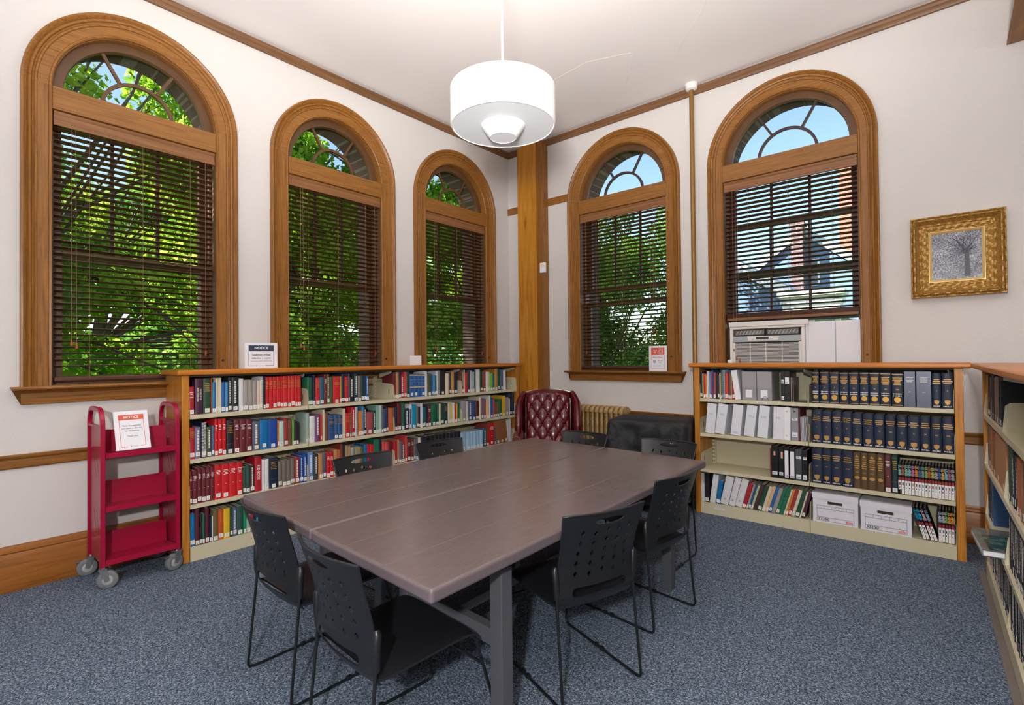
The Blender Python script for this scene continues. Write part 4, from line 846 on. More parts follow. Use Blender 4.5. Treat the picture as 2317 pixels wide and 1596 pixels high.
# ================================================================== TABLES
def table(name, NL, NR, FRr, FLl, label):
    T = empty(name); tag(T, label, 'table', 'laminate tables pushed together')
    zt = .74; th = .048
    b = MB(); vs = [(p[0], p[1], z) for z in (zt-th, zt) for p in (NL, NR, FRr, FLl)]
    b.add(vs, [(0, 3, 2, 1), (0, 1, 5, 4), (1, 2, 6, 5), (2, 3, 7, 6), (3, 0, 4, 7)], 1); b.add(vs[4:], [(0, 1, 2, 3)], 0)
    bm = bmesh.new()
    me = b.mesh('tabletop', [M_TABLE, M_TEDGE]); bm.from_mesh(me); bmesh.ops.remove_doubles(bm, verts=bm.verts, dist=1e-5); bmesh.ops.recalc_face_normals(bm, faces=bm.faces); bm.to_mesh(me); bm.free()
    o = link('tabletop', me, T, bevel=.012, seg=4)
    # plank lines pressed in the laminate
    g = MB()
    for f in (1/3, 2/3):
        a = Vector((*[NL[i]+(NR[i]-NL[i])*f for i in (0, 1)], zt)); c = Vector((*[FLl[i]+(FRr[i]-FLl[i])*f for i in (0, 1)], zt)); d = (c-a).normalized(); n = Vector((d.y, -d.x, 0))*.0009
        a = a+d*.012; c = c-d*.012
        g.add([a-n+Vector((0, 0, .0002)), a+n+Vector((0, 0, .0002)), c+n+Vector((0, 0, .0002)), c-n+Vector((0, 0, .0002)), a-n-Vector((0, 0, .001)), a+n-Vector((0, 0, .001)), c+n-Vector((0, 0, .001)), c-n-Vector((0, 0, .001))], [(0, 1, 2, 3), (0, 4, 5, 1), (1, 5, 6, 2), (2, 6, 7, 3), (3, 7, 4, 0)])
    g.build('plank_line', mat('plank_groove', (116, 102, 100), .5), o)
    nl, nr, fr, fl = [Vector((*p, 0)) for p in (NL, NR, FRr, FLl)]
    ex = (nr-nl).normalized(); ey = ((fr-nr)+(fl-nl)).normalized(); L = ((fr-nr).length+(fl-nl).length)/2; W = ((nr-nl).length+(fr-fl).length)/2
    R = Matrix(((ex.x, ey.x, 0, nl.x), (ex.y, ey.y, 0, nl.y), (0, 0, 1, 0), (0, 0, 0, 1)))
    hs = .032; ins = .10; iy = .44
    for y in (iy, L-iy):
        lx = (ins, W-ins)
        for x in lx:
            MB().box(x-hs, x+hs, y-hs, y+hs, 0.0, zt-th-.045, 0, R).box(x-hs*.9, x+hs*.9, y-hs*.6, y+hs*.6, zt-th-.045, zt-th-.001, 0, R).build('leg', M_GREYM, T, bevel=.003)
        MB().box(lx[0]+hs+.0005, lx[1]-hs-.0005, y-.022, y+.022, .335, .40, 0, R).build('crossbar', M_GREYM, T, bevel=.002)
        MB().box(lx[0]-.05, lx[1]+.05, y+hs+.001, y+hs+.03, zt-th-.05, zt-th-.001, 0, R).build('under_rail', M_BLACKM, T)
    for x in (ins+.12, W-ins-.12):
        MB().box(x-.02, x+.02, iy-.12, L-iy+.12, zt-th-.03, zt-th-.001, 0, R).build('long_rail', M_BLACKM, T)
    # lengthwise low brace with legs tied
    MB().box(W/2-.02, W/2+.02, iy+.023, L-iy-.023, .345, .385, 0, R).build('brace', M_GREYM, T)
    return T
table('meeting_table', (-2.853, 1.122), (-2.048, 1.076), (-2.092, 3.560), (-2.862, 3.585), 'long dark laminate table on the side nearer the left bookcase')
table('meeting_table', (-2.042, 1.074), (-1.220, 1.030), (-1.277, 3.502), (-2.085, 3.560), 'long dark laminate table on the side nearer the camera and right chairs')

# ================================================================== SLED CHAIRS  (local: x right, y forward, z up; origin between the rear feet)
def lerp_tab(t, tab):
    for (a, va), (b, vb) in zip(tab, tab[1:]):
        if t <= b: return va + (vb-va)*max(0, min(1, (t-a)/(b-a)))
    return tab[-1][1]
BW = [(.388, .204), (.43, .207), (.47, .209), (.565, .216), (.580, .203), (.66, .203), (.74, .210), (.807, .221)]
BY = [(.388, .070), (.42, .048), (.45, .040), (.50, .046), (.572, .048), (.65, .030), (.73, .002), (.807, -.024)]
def make_back():
    # flat outline with openings -> filled curve -> mesh -> bent
    cu = bpy.data.curves.new('back_outline', 'CURVE'); cu.dimensions = '2D'; cu.fill_mode = 'BOTH'; cu.extrude = .0035
    def spline(pts):
        s = cu.splines.new('POLY'); s.points.add(len(pts)-1)
        for p, q in zip(s.points, pts): p.co = (q[0], q[1], 0, 1)
        s.use_cyclic_u = True
    zz = [.388+(.807-.388)*k/24 for k in range(25)]
    zz = sorted(set(zz+[.565, .580]))
    top = [(-.205+.41*k/12, .807-.004*sin(pi*k/12)) for k in range(1, 12)]
    out = [(lerp_tab(z, BW), z) for z in zz] + [(p[0]*-1, p[1]) for p in top][0:] + [(-lerp_tab(z, BW), z) for z in reversed(zz)]
    spline(out)
    spline([(.078*cos(2*pi*k/28), .768+.0145*sin(2*pi*k/28)) for k in range(28)])                      # hand slot
    # lower slot, rounded
    sl = []
    for sx, a0 in ((1, -90), (-1, 90)):
        for k in range(9):
            an = radians(a0+180*k/8); sl.append((sx*.125+.022*cos(an), .462+.021*sin(an)))
    spline(sl)
    for r in range(5):
        for c in range(5):
            x = (c-2)*(.062 + .001*r) ; z = .722-r*.0455 - (.006 if c % 2 else 0) + (0 if c != 2 else .004); w, h = .0102, .0150
            spline([(x+w, z), (x, z+h), (x-w, z), (x, z-h)])
    t = bpy.data.objects.new('t', cu); COL.objects.link(t); bpy.context.view_layer.update()
    me = bpy.data.meshes.new_from_object(t.evaluated_get(bpy.context.evaluated_depsgraph_get())); bpy.data.objects.remove(t); bpy.data.curves.remove(cu)
    bm = bmesh.new(); bm.from_mesh(me)
    bmesh.ops.remove_doubles(bm, verts=bm.verts, dist=1e-5)
    for k in range(1, 20):
        bmesh.ops.bisect_plane(bm, geom=bm.verts[:]+bm.edges[:]+bm.faces[:], plane_co=(-.22+.44*k/20, 0, 0), plane_no=(1, 0, 0), dist=1e-6)
    for k in range(1, 22):
        bmesh.ops.bisect_plane(bm, geom=bm.verts[:]+bm.edges[:]+bm.faces[:], plane_co=(0, .388+.419*k/22, 0), plane_no=(0, 1, 0), dist=1e-6)
    for v in bm.verts:
        x, z, t = v.co.x, v.co.y, v.co.z
        u = x/.22; f = max(0, min(1, (z-.42)/.15))
        y = lerp_tab(z, BY) - (.044*(1-u*u))*(.45+.55*f)
        lip = .012*max(0, 1-abs(z-.462-(.0))/.05)*max(0, 1-(abs(x)/.17)**6)          # raised rim round the lower slot
        v.co = Vector((x, y + t - lip*.6, z))
    bmesh.ops.recalc_face_normals(bm, faces=bm.faces)
    bm.to_mesh(me); bm.free(); me.materials.clear(); me.materials.append(M_BLACKP); shade(me, 45)
    return me
def make_chair():
    Cc = empty('stacking_chair')
    link('backrest', make_back(), Cc)
    # thick outer rim of the shell
    rim = [(lerp_tab(z, BW)*s, lerp_tab(z, BY)-.044*(1-(lerp_tab(z, BW)/.22)**2)*(.45+.55*max(0, min(1, (z-.42)/.15))), z) for s in (1,) for z in [.58, .62, .66, .70, .74, .78, .803]]
    topc = [(x, lerp_tab(.805, BY)-.044*(1-(x/.22)**2), .805) for x in [.19, .12, .06, 0, -.06, -.12, -.19]]
    path = rim+topc+[(-x, y, z) for x, y, z in reversed(rim)]
    MB().tube(path, .0058, 8).build('back_rim', M_BLACKP, Cc, smooth=50)
    for s in (-1, 1):
        MB().tube([(s*.209, .046, .445), (s*.212, .044, .50), (s*.217, .046, .568), (s*.212, .046, .577)], [.0135, .0150, .0150, .009], 10).build('back_sleeve', M_BLACKP, Cc, smooth=50)
    # seat shell
    prof = [(.052, .425), (.075, .420), (.13, .421), (.22, .426), (.32, .433), (.40, .436), (.44, .432), (.462, .420), (.472, .400)]
    def sf(u, v, off):
        t = v*(len(prof)-1); i = min(int(t), len(prof)-2); f = t-i
        y = prof[i][0]*(1-f)+prof[i+1][0]*f; z = prof[i][1]*(1-f)+prof[i+1][1]*f
        x = (u-.5)*2; hw = .204+.022*min(1, v*1.6)
        dish = -.010*(1-x*x)*sin(pi*min(1, v*1.2))
        edge = -.010*abs(x)**8
        return (x*hw, y, z+dish+edge+off)
    b = MB(); nu, nv = 16, 18
    b.grid(lambda u, v: sf(u, v, 0), nu, nv); n0 = len(b.v); b.grid(lambda u, v: sf(u, v, -.009), nu, nv, flip=True)
    bd = [i for i in range(nu+1)] + [j*(nu+1)+nu for j in range(1, nv+1)] + [nv*(nu+1)+i for i in range(nu-1, -1, -1)] + [j*(nu+1) for j in range(nv-1, 0, -1)]
    b.f += [(bd[k], bd[(k+1) % len(bd)], bd[(k+1) % len(bd)]+n0, bd[k]+n0) for k in range(len(bd))]; b.m += [0]*len(bd)
    b.build('seat', M_BLACKP, Cc, smooth=50)
    for s in (-1, 1):
        p = [(s*.209, .046, .50), (s*.210, .042, .42), (s*.214, .010, .10), (s*.215, .003, .028), (s*.215, .010, .012), (s*.215, .028, .0072)]
        p += [(s*.215, .30, .0072), (s*.215, .548, .0072), (s*.215, .566, .012), (s*.215, .574, .030), (s*.213, .560, .10), (s*.207, .470, .385), (s*.205, .445, .411), (s*.200, .40, .417), (s*.196, .20, .408), (s*.198, .07, .407)]
        MB().tube(p, .0064, 8).build('sled_leg', M_BLACKM, Cc, smooth=50)
        for y in (.27, .315): MB().box(s*.215-.0085, s*.215+.0085, y-.012, y+.012, 0.0003, .019).build('glide', M_BLACKP, Cc, bevel=.003)
    MB().tube([(-.211, .505, .275), (.211, .505, .275)], .0062, 8).build('crossbar', M_BLACKM, Cc, smooth=50)
    MB().tube([(-.196, .16, .404), (.196, .16, .404)], .0062, 8).build('crossbar', M_BLACKM, Cc, smooth=50)
    return Cc
CH_ = make_chair()
poses = [((-1.1497, 1.9218, 1.2324), 'black perforated plastic chair on the right side of the table, nearer the camera'),
 ((-1.1682, 2.7193, 1.4499), 'black perforated plastic chair on the right side of the table, further one'),
 ((-1.6332, 0.9371, -0.0725), 'black perforated plastic chair at the near table end, closest to the camera'),
 ((-2.3128, 1.0147, -0.0088), 'black perforated plastic chair at the near table end, nearer the book cart'),
 ((-1.6558, 3.7282, 3.1498), 'black plastic chair at the far table end, in front of the cloth-covered object'),
 ((-2.3907, 3.7043, 3.1569), 'black plastic chair at the far table end, in front of the radiator'),
 ((-2.9916, 1.9616, -1.602), 'black plastic chair on the left side of the table, nearer the camera'),
 ((-3.0438, 2.6836, -1.6849), 'black plastic chair on the left side of the table, nearer the armchair')]
for k, ((x, y, r), l) in enumerate(poses):
    c = CH_ if k == 0 else copy_tree(CH_)
    c.location = (x, y, 0); c.rotation_euler = (0, 0, r); tag(c, l, 'chair', 'black sled chairs around the table')

# ================================================================== RED BOOK CART
K = empty('book_cart', (0, 0, 0)); tag(K, 'crimson metal book cart on grey casters beside the left bookcase', 'cart')
cx0, cx1 = -4.125, -4.520   # front and back of the end frames
for y0, y1, s in ((.768, .794, -1), (1.186, 1.212, 1)):
    ym = (y0+y1)/2; pw = .013
    # rectangular bar bent into an inverted U: posts joined by a rounded handle
    H = 1.142; R_ = .095
    path = [(cx0-.014, .135), (cx0-.014, H-R_)] + [(cx0-.014-R_+R_*cos(t*pi/16), H-R_+R_*sin(t*pi/16)) for t in range(1, 9)] + [(cx1+.014+R_-R_*sin(t*pi/16), H-R_+R_*cos(t*pi/16)) for t in range(0, 8)] + [(cx1+.014, H-R_), (cx1+.014, .135)]
    rings = []
    for i, (x, z) in enumerate(path):
        a = path[max(0, i-1)]; b_ = path[min(len(path)-1, i+1)]; d = Vector((b_[0]-a[0], b_[1]-a[1])).normalized(); n = Vector((-d.y, d.x))*.013
        rings.append([(x+n.x, y0, z+n.y), (x-n.x, y0, z-n.y), (x-n.x, y1, z-n.y), (x+n.x, y1, z+n.y)])
    MB().sweep(rings).build('end_frame', M_CARTP, K, bevel=.003, smooth=40)
    MB().box(cx1+.028, cx0-.028, ym-.001, ym+.001, .15, 1.035).box(cx1+.028, cx0-.028, y0+.002, y1-.002, 1.02, 1.036).build('end_panel', M_CARTP, K)
    sl = MB()
    for zz in (.66, .30):
        for k in range(3):
            M = Matrix.Translation((-4.20-.07*k, ym, zz+.10)) @ Matrix.Rotation(radians(-24), 4, 'Y'); sl.box(-.003, .003, -.0014, .0014, -.09, .09, 0, M)
    sl.build('slot', mat('cart_slot_dark', (92, 10, 34), .5), K)
for zf in (.865, .522, .180):
    # shelf slopes back, with an upright back plate
    s = MB(); y0, y1 = .7945, 1.1855
    s.add([(cx0+.004, y0, zf), (cx0+.004, y1, zf), (-4.33, y1, zf-.020), (-4.33, y0, zf-.020), (cx0+.004, y0, zf-.002), (cx0+.004, y1, zf-.002), (-4.33, y1, zf-.022), (-4.33, y0, zf-.022)], [(0, 1, 2, 3), (7, 6, 5, 4), (0, 4, 5, 1), (1, 5, 6, 2), (2, 6, 7, 3), (3, 7, 4, 0)])
    s.box(cx0+.001, cx0+.004, y0, y1, zf-.034, zf-.002)
    s.add([(-4.33, y0, zf-.020), (-4.33, y1, zf-.020), (-4.342, y1, zf+.128), (-4.342, y0, zf+.128), (-4.333, y0, zf-.020), (-4.333, y1, zf-.020), (-4.345, y1, zf+.128), (-4.345, y0, zf+.128)], [(0, 1, 2, 3), (7, 6, 5, 4), (2, 6, 7, 3), (0, 4, 7, 3), (1, 2, 6, 5), (0, 1, 5, 4)])
    s.build('cart_shelf', M_CARTP, K)
def caster(x, y, rz):
    c = empty('caster', (x, y, 0), rz, K)
    MB().lathe([(.030, -.017), (.046, -.019), (.0555, -.014), (.057, -.008), (.057, .008), (.0555, .014), (.046, .019), (.030, .017)], 32).build('tyre', M_TYRE, c, smooth=40, loc=(.022, 0, .057)).rotation_euler = (pi/2, 0, 0)
    MB().lathe([(0, -.014), (.012, -.019), (.014, -.014), (.034, -.010), (.044, -.0165), (.044, .0165), (.034, .010), (.014, .014), (.012, .019), (0, .014)], 32).build('wheel_hub', M_HUB, c, smooth=40, loc=(.022, 0, .057)).rotation_euler = (pi/2, 0, 0)
    f = MB()
    for s in (-1, 1): f.add([(-.022, s*.022, .128), (.022, s*.022, .128), (.034, s*.022, .055), (.012, s*.022, .045), (-.022, s*.0245, .128), (.022, s*.0245, .128), (.034, s*.0245, .055), (.012, s*.0245, .045)], [(0, 1, 2, 3), (7, 6, 5, 4), (0, 4, 5, 1), (1, 5, 6, 2), (2, 6, 7, 3), (3, 7, 4, 0)])
    f.box(-.024, .024, -.0245, .0245, .124, .131); f.tube([(.022, -.028, .057), (.022, .028, .057)], .007, 10); f.tube([(0, 0, .131), (0, 0, .138)], .012, 12)
    f.build('caster_fork', M_CHROME, c)
    f2 = MB().box(.03, .085, -.012, .012, .100, .104).box(.06, .085, -.018, .018, .104, .107); f2.build('brake_lever', M_CHROME, c)
caster(-4.139, .785, radians(72)); caster(-4.139, 1.195, radians(-70)); caster(-4.490, .785, radians(-96)); caster(-4.490, 1.195, radians(-100))

# ================================================================== NOTICE SIGNS
def sign(frame, w, h, name, label, style):
    S = empty(name); S.matrix_world = frame; tag(S, label, 'sign')
    tl = math.atan2(frame[1][2]*frame[0][1]*0+0, 1)
    up = frame.to_3x3() @ Vector((0, 0, 1)); lean_ = math.acos(max(-1, min(1, up.z))); f = MB().box(-w/2, w/2, 0, .0022, .0, h)
    # foot lies level even when the sheet leans back
    cy_, cz_ = cos(lean_), sin(lean_)
    f.add([(-w/2, .0022, .0004), (w/2, .0022, .0004), (w/2, .0022+.05*cy_, .05*cz_), (-w/2, .0022+.05*cy_, .05*cz_), (-w/2, .0022, .0022), (w/2, .0022, .0022), (w/2, .0022+.05*cy_, .0018+.05*cz_), (-w/2, .0022+.05*cy_, .0018+.05*cz_)], [(3, 2, 1, 0), (4, 5, 6, 7), (0, 1, 5, 4), (1, 2, 6, 5), (2, 3, 7, 6), (3, 0, 4, 7)])
    f.build('clear_stand', M_ACRY, S)
    P_ = MB().box(-w/2+.003, w/2-.003, -.0008, -.0001, .004, h-.003).build('paper_sheet', M_PAPER, S)
    y = -.0014
    def bar(n, m, x0, x1, z0, z1): MB().box(x0, x1, y, -.0009, z0, z1).build(n, m, P_)
    if style == 'navy':
        x0, x1, z0, z1 = -w*.385, w*.385, h*.09, h*.90
        bar('header_band', M_INKN, x0, x1, h*.68, z1); bar('border', mat('ink_maroon', (130, 60, 76), .6), x0, x1, h*.665, h*.68)
        bar('border', M_INKN, x0, x0+.003, z0, h*.665); bar('border', M_INKN, x1-.003, x1, z0, h*.665); bar('border', M_INKN, x0+.003, -w*.12, z0, z0+.004); bar('border', M_INKN, w*.12, x1-.003, z0, z0+.004)
        put_text('lettering', 'NOTICE', h*.135, M_WHITE, P_, (0, y-.0006, h*.79), bold=True, sx=1.08)
        put_text('lettering', 'Cataloguing of these', h*.088, M_INKN, P_, (0, y, h*.52), sx=.98, bold=True); put_text('lettering', 'collections is ongoing', h*.088, M_INKN, P_, (0, y, h*.40), sx=.98, bold=True)
        put_text('small_print', 'Ask at the Reference Desk for help finding something', h*.038, M_INKB, P_, (0, y, h*.285))
        MB().box(-w*.09, w*.09, y, -.0009, z0-.001, z0+.0035).build('logo_line', mat('ink_pale', (196, 190, 206), .6), P_)
    elif style == 'red':
        x0, x1, z0, z1 = -w*.37, w*.37, h*.075, h*.90
        bar('header_band', M_INKR, x0, x1, h*.765, z1)
        bar('border', M_INKR, x0+.002, x0+.0045, z0, h*.765); bar('border', M_INKR, x1-.0045, x1-.002, z0, h*.765); bar('border', M_INKR, x0+.0045, -w*.16, z0, z0+.003); bar('border', M_INKR, w*.20, x1-.0045, z0, z0+.003)
        put_text('lettering', 'NOTICE', h*.082, M_WHITE, P_, (0, y-.0006, h*.832), bold=True, sx=1.05)
        for k, t in enumerate(('Place the materials', 'you used on this cart', 'for re-shelving.', '', 'Thank you!')):
            if t: put_text('lettering', t, h*.048, M_INKB, P_, (0, y, h*(.615-.068*k)), sx=1.05)
        MB().prism([(-.018, z0-.002), (-.010, z0-.002), (-.014, z0+.008)], y, -.0009).build('logo_mark', M_INKB, P_)
        MB().box(-.004, .030, y, -.0009, z0, z0+.003).build('logo_line', mat('ink_pale', (196, 190, 206), .6), P_)
    else:
        x0, x1, z0, z1 = -w*.37, w*.37, h*.10, h*.93
        bar('header_band', M_INKR, x0, x1, h*.64, z1)
        bar('border', M_INKR, x0, x0+.0025, z0, h*.64); bar('border', M_INKR, x1-.0025, x1, z0, h*.64); bar('border', M_INKR, x0+.0025, x1-.0025, z0, z0+.0025)
        ic = MB(); fy = y-.0006
        def ln(p, q, t=.0012):
            a = Vector((p[0], 0, p[1])); b = Vector((q[0], 0, q[1])); d = (b-a).normalized(); n = Vector((-d.z, 0, d.x))*t
            ic.add([a-n+Vector((0, fy, 0)), a+n+Vector((0, fy, 0)), b+n+Vector((0, fy, 0)), b-n+Vector((0, fy, 0)), a-n+Vector((0, y, 0)), a+n+Vector((0, y, 0)), b+n+Vector((0, y, 0)), b-n+Vector((0, y, 0))], [(0, 1, 2, 3), (4, 5, 6, 7), (0, 1, 5, 4), (1, 2, 6, 5), (2, 3, 7, 6), (3, 0, 4, 7)])
        zc = h*.785
        for a, b in (((.005, zc-.028), (.055, zc-.028)), ((.005, zc+.028), (.055, zc+.028)), ((.005, zc-.028), (.005, zc+.028)), ((.055, zc-.028), (.055, zc+.028)), ((-.05, zc-.012), (-.03, zc-.012)), ((-.03, zc-.024), (-.03, zc-.004)), ((-.042, zc+.012), (-.042, zc+.026)), ((-.018, zc+.012), (-.018, zc+.026)), ((-.048, zc+.012), (-.012, zc+.012)), ((-.048, zc+.012), (-.03, zc-.012)), ((-.012, zc+.012), (-.03, zc-.012))): ln(a, b)
        pts = [(.03+.017*cos(t*pi/8), zc+.017*sin(t*pi/8)) for t in range(17)]
        for a, b in zip(pts, pts[1:]): ln(a, b)
        ic.build('plug_and_socket_icon', M_WHITE, P_)
        put_text('lettering', 'Plug in Here!', h*.078, M_INKR, P_, (0, y, h*.545), bold=True)
        put_text('lettering', 'Please drink', h*.042, M_INKN, P_, (w*.13, y, h*.41)); put_text('lettering', 'below', h*.042, M_INKN, P_, (w*.13, y, h*.345))
        MB().prism([(-w*.28, h*.42), (-w*.24, h*.45), (-w*.19, h*.42), (-w*.14, h*.45), (-w*.10, h*.42), (-w*.12, h*.35), (-w*.19, h*.31), (-w*.26, h*.35)], y, -.0009).build('grey_icon', mat('icon_grey', (170, 174, 190), .6), P_)
        for k in range(3): MB().box(-w*.28, w*(.28-.06*k), y, -.0009, h*(.25-.03*k), h*(.25-.03*k)+.0016).build('small_print', mat('ink_pale', (196, 190, 206), .6), P_)
    return S
def stand(x, y, z, rz, tilt): return Matrix.Translation((x, y, z)) @ Matrix.Rotation(rz, 4, 'Z') @ Matrix.Rotation(tilt, 4, 'X')
FLr = Matrix.Rotation(pi/2, 4, 'Z')
sign(Matrix.Translation((-4.285, 1.842, 1.389)) @ FLr, .262, .208, 'notice_sign', 'landscape notice sign with navy header standing on top of the left bookcase', 'navy')
sign(Matrix.Translation((-4.150, .951, .8675)) @ Matrix.Rotation(pi/2, 4, 'Z') @ Matrix.Rotation(radians(-21), 4, 'X'), .192, .268, 'notice_sign', 'portrait notice sign with orange-red header standing on the crimson cart', 'red')
sign(Matrix.Translation((-2.402, YR-.062, 1.2935)), .205, .275, 'plug_sign', 'small portrait sign with orange header leaning on the sill of the radiator window', 'plug')
# blank folded card on the left bookcase at the third window
o = MB().box(-.075, .075, 0, .0012, 0, .10).box(-.075, .075, .0012, .05, 0, .0012).build('blank_card', M_PAPER); o.matrix_world = Matrix.Translation((-4.30, 3.445, 1.389)) @ FLr; tag(o, 'small blank white card standing on the left bookcase below the wall between windows', 'card')
# small white cup on the right bookcase
o = MB().lathe([(.0, 0), (.022, 0), (.026, .028), (.024, .028), (.020, .003), (0, .003)], 24).build('small_cup', M_PAPER, smooth=40); o.location = (-1.535, 4.85, 1.3885); tag(o, 'tiny white cup on top of the right bookcase below the blind tassels', 'cup')
# magazine lying on the top of the bookcase? -> none visible

# ================================================================== PENDANT LAMP
P = empty('pendant_lamp', (-1.928, 2.187, 0)); tag(P, 'large white drum pendant lamp hanging on a thin white rod over the table', 'lamp')
zb, ztp, R0 = 2.775, 2.985, .30
MB().lathe([(R0-.004, ztp), (R0, ztp-.003), (R0, zb+.012), (R0-.004, zb+.003), (R0-.010, zb), (R0-.012, zb+.003), (R0-.006, zb+.010), (R0-.006, ztp-.004)], 96).build('drum_shade', M_LAMPW, P, smooth=30)
MB().lathe([(R0-.012, zb+.004), (.115, zb+.004), (.115, zb+.008), (R0-.012, zb+.008)], 96).build('diffuser', M_LAMPG, P, smooth=30)
MB().lathe([(.128, zb+.004), (.124, zb-.002), (.078, zb-.062), (.074, zb-.064), (.072, zb-.060), (.070, zb-.058)], 64).build('baffle_cone', M_LAMPW, P, smooth=30)
MB().lathe([(.0, zb-.062), (.073, zb-.062), (.073, zb-.058), (0, zb-.058)], 64).build('baffle_disc', M_LAMPG, P)
MB().tube([(0, 0, ztp-.02), (0, 0, CEIL-.03)], .0065, 10).build('rod', M_LAMPW, P, smooth=50)
MB().lathe([(.0, CEIL-.045), (.03, CEIL-.044), (.06, CEIL-.012), (.062, CEIL-.0006), (0, CEIL-.0006)], 32).build('ceiling_rose', M_LAMPW, P, smooth=40)
sp = MB()
for k in range(3):
    a = 2*pi*k/3; sp.tube([(0, 0, ztp-.02), ((R0-.008)*cos(a), (R0-.008)*sin(a), ztp-.02)], .003, 6)
sp.build('spider', M_LAMPW, P)

# ================================================================== PIPE, SWITCH, PICTURE
o = MB().tube([(0, 0, 0.0), (0, 0, 4.205)], .024, 16).build('pipe', M_PIPE, smooth=40, loc=(-1.998, YR-.060, 0)); tag(o, 'bronze painted vertical heating pipe between the two right wall windows', 'pipe')
MB().lathe([(.026, 4.195), (.055, 4.205), (.060, 4.235), (.066, 4.2605), (.026, 4.2605)], 24).build('ceiling_collar', M_CEILM, o, smooth=40)
o = MB().box(0, .085, -.028, 0, 0, .125).build('wall_sensor', M_PAPER, bevel=.006, loc=(-3.918, YR-.001-.13, 2.52)); tag(o, 'small white plastic sensor box on the right edge of the pine post', 'sensor')
MB().box(.01, .075, -.031, -.0285, .075, .11).build('sensor_lens', mat('lens_cream', (236, 222, 190), .3), o)
Fp = empty('framed_picture', (0, YR, 0)); tag(Fp, 'ornate gilded frame around a small grey-blue tree picture on the right wall', 'picture')
px0, px1, pz0, pz1 = -.238, .320, 1.896, 2.531; iz0, iz1, ix0, ix1 = 2.033, 2.395, -.108, .186
def ring_sweep(prof, name, m, parent, nb=1, amp=0.0, freq=1, bev=0):
    # prof: (t, depth) t=0 outer edge .. 1 inner edge
    b = MB(); N = 40
    rings = []
    pts = []
    for (a, c) in (((0, 0), (1, 0)), ((1, 0), (1, 1)), ((1, 1), (0, 1)), ((0, 1), (0, 0))):
        for k in range(N): pts.append((a[0]+(c[0]-a[0])*k/N, a[1]+(c[1]-a[1])*k/N, k))
    for u, v, k in pts:
        r = []
        for t, d in prof:
            X0, X1, Z0, Z1 = px0+(ix0-px0)*t, px1+(ix1-px1)*t, pz0+(iz0-pz0)*t, pz1+(iz1-pz1)*t
            w = amp*(sin(k*freq)*sin(t*40+k*.7)) if 0.04 < t < .82 else 0
            r.append((X0+(X1-X0)*u, -d-w, Z0+(Z1-Z0)*v))
        rings.append(r)
    n = len(rings); kk = len(prof); fs = []
    for i in range(n):
        for j in range(kk-1): fs.append((i*kk+j, i*kk+j+1, ((i+1) % n)*kk+j+1, ((i+1) % n)*kk+j))
    b.add([p for r in rings for p in r], fs)
    return b.build(name, m, parent, smooth=35)
ring_sweep([(0, .001), (0, .060), (.03, .068), (.07, .066), (.09, .058), (.12, .062), (.17, .078), (.22, .080), (.26, .070), (.28, .074), (.31, .068), (.36, .050), (.42, .040), (.48, .044), (.52, .040), (.56, .034), (.62, .036), (.68, .040), (.74, .036), (.80, .030), (.84, .032), (.86, .024)], 'carved_frame', M_GILT, Fp, amp=.0045, freq=1.9)
ring_sweep([(.86, .020), (.86, .028), (.88, .028), (1.0, .014), (1.0, .008)], 'gilt_liner', M_GILTL, Fp)
bd = MB()
for (a, c, n) in (((px0, pz0), (px1, pz0), 46), ((px1, pz0), (px1, pz1), 52), ((px1, pz1), (px0, pz1), 46), ((px0, pz1), (px0, pz0), 52)):
    for k in range(n):
        x = a[0]+(c[0]-a[0])*(k+.5)/n; z = a[1]+(c[1]-a[1])*(k+.5)/n; r = .0055
        xx = x + (.007 if x < px0+.002 else (-.007 if x > px1-.002 else 0)); zz = z + (.007 if z < pz0+.002 else (-.007 if z > pz1-.002 else 0))
        bd.add([(xx-r, -.062, zz), (xx, -.062, zz-r), (xx+r, -.062, zz), (xx, -.062, zz+r), (xx, -.071, zz)], [(0, 1, 4), (1, 2, 4), (2, 3, 4), (3, 0, 4)])
bd.build('beaded_edge', M_GILT, Fp)
pm = bpy.data.materials.new('picture_surface'); pm.use_nodes = True; nt = pm.node_tree; bs = nt.nodes['Principled BSDF']; bs.inputs['Roughness'].default_value = .25
tc = nt.nodes.new('ShaderNodeTexCoord'); n1 = nt.nodes.new('ShaderNodeTexNoise'); n1.inputs['Scale'].default_value = 7; n1.inputs['Detail'].default_value = 3; n2 = nt.nodes.new('ShaderNodeTexNoise'); n2.inputs['Scale'].default_value = 120; n2.inputs['Detail'].default_value = 6
ad = nt.nodes.new('ShaderNodeMath'); ad.operation = 'MULTIPLY_ADD'; ad.inputs[1].default_value = .55; rm = nt.nodes.new('ShaderNodeValToRGB'); el = rm.color_ramp.elements; el.new(.5)
for e, (p, c) in zip(el, ((.60, (54, 54, 66)), (.78, (118, 124, 140)), (.98, (196, 200, 206)))): e.position = p; e.color = lin(c)+(1,)
nt.links.new(tc.outputs['Object'], n1.inputs['Vector']); nt.links.new(tc.outputs['Object'], n2.inputs['Vector']); nt.links.new(n1.outputs['Fac'], ad.inputs[0]); nt.links.new(n2.outputs['Fac'], ad.inputs[2]); nt.links.new(ad.outputs[0], rm.inputs['Fac']); nt.links.new(rm.outputs['Color'], bs.inputs['Base Color'])
pic = MB().box(ix0, ix1, -.010, -.008, iz0, iz1).build('picture_sheet', pm, Fp)
br = MB(); rp = random.Random(5)
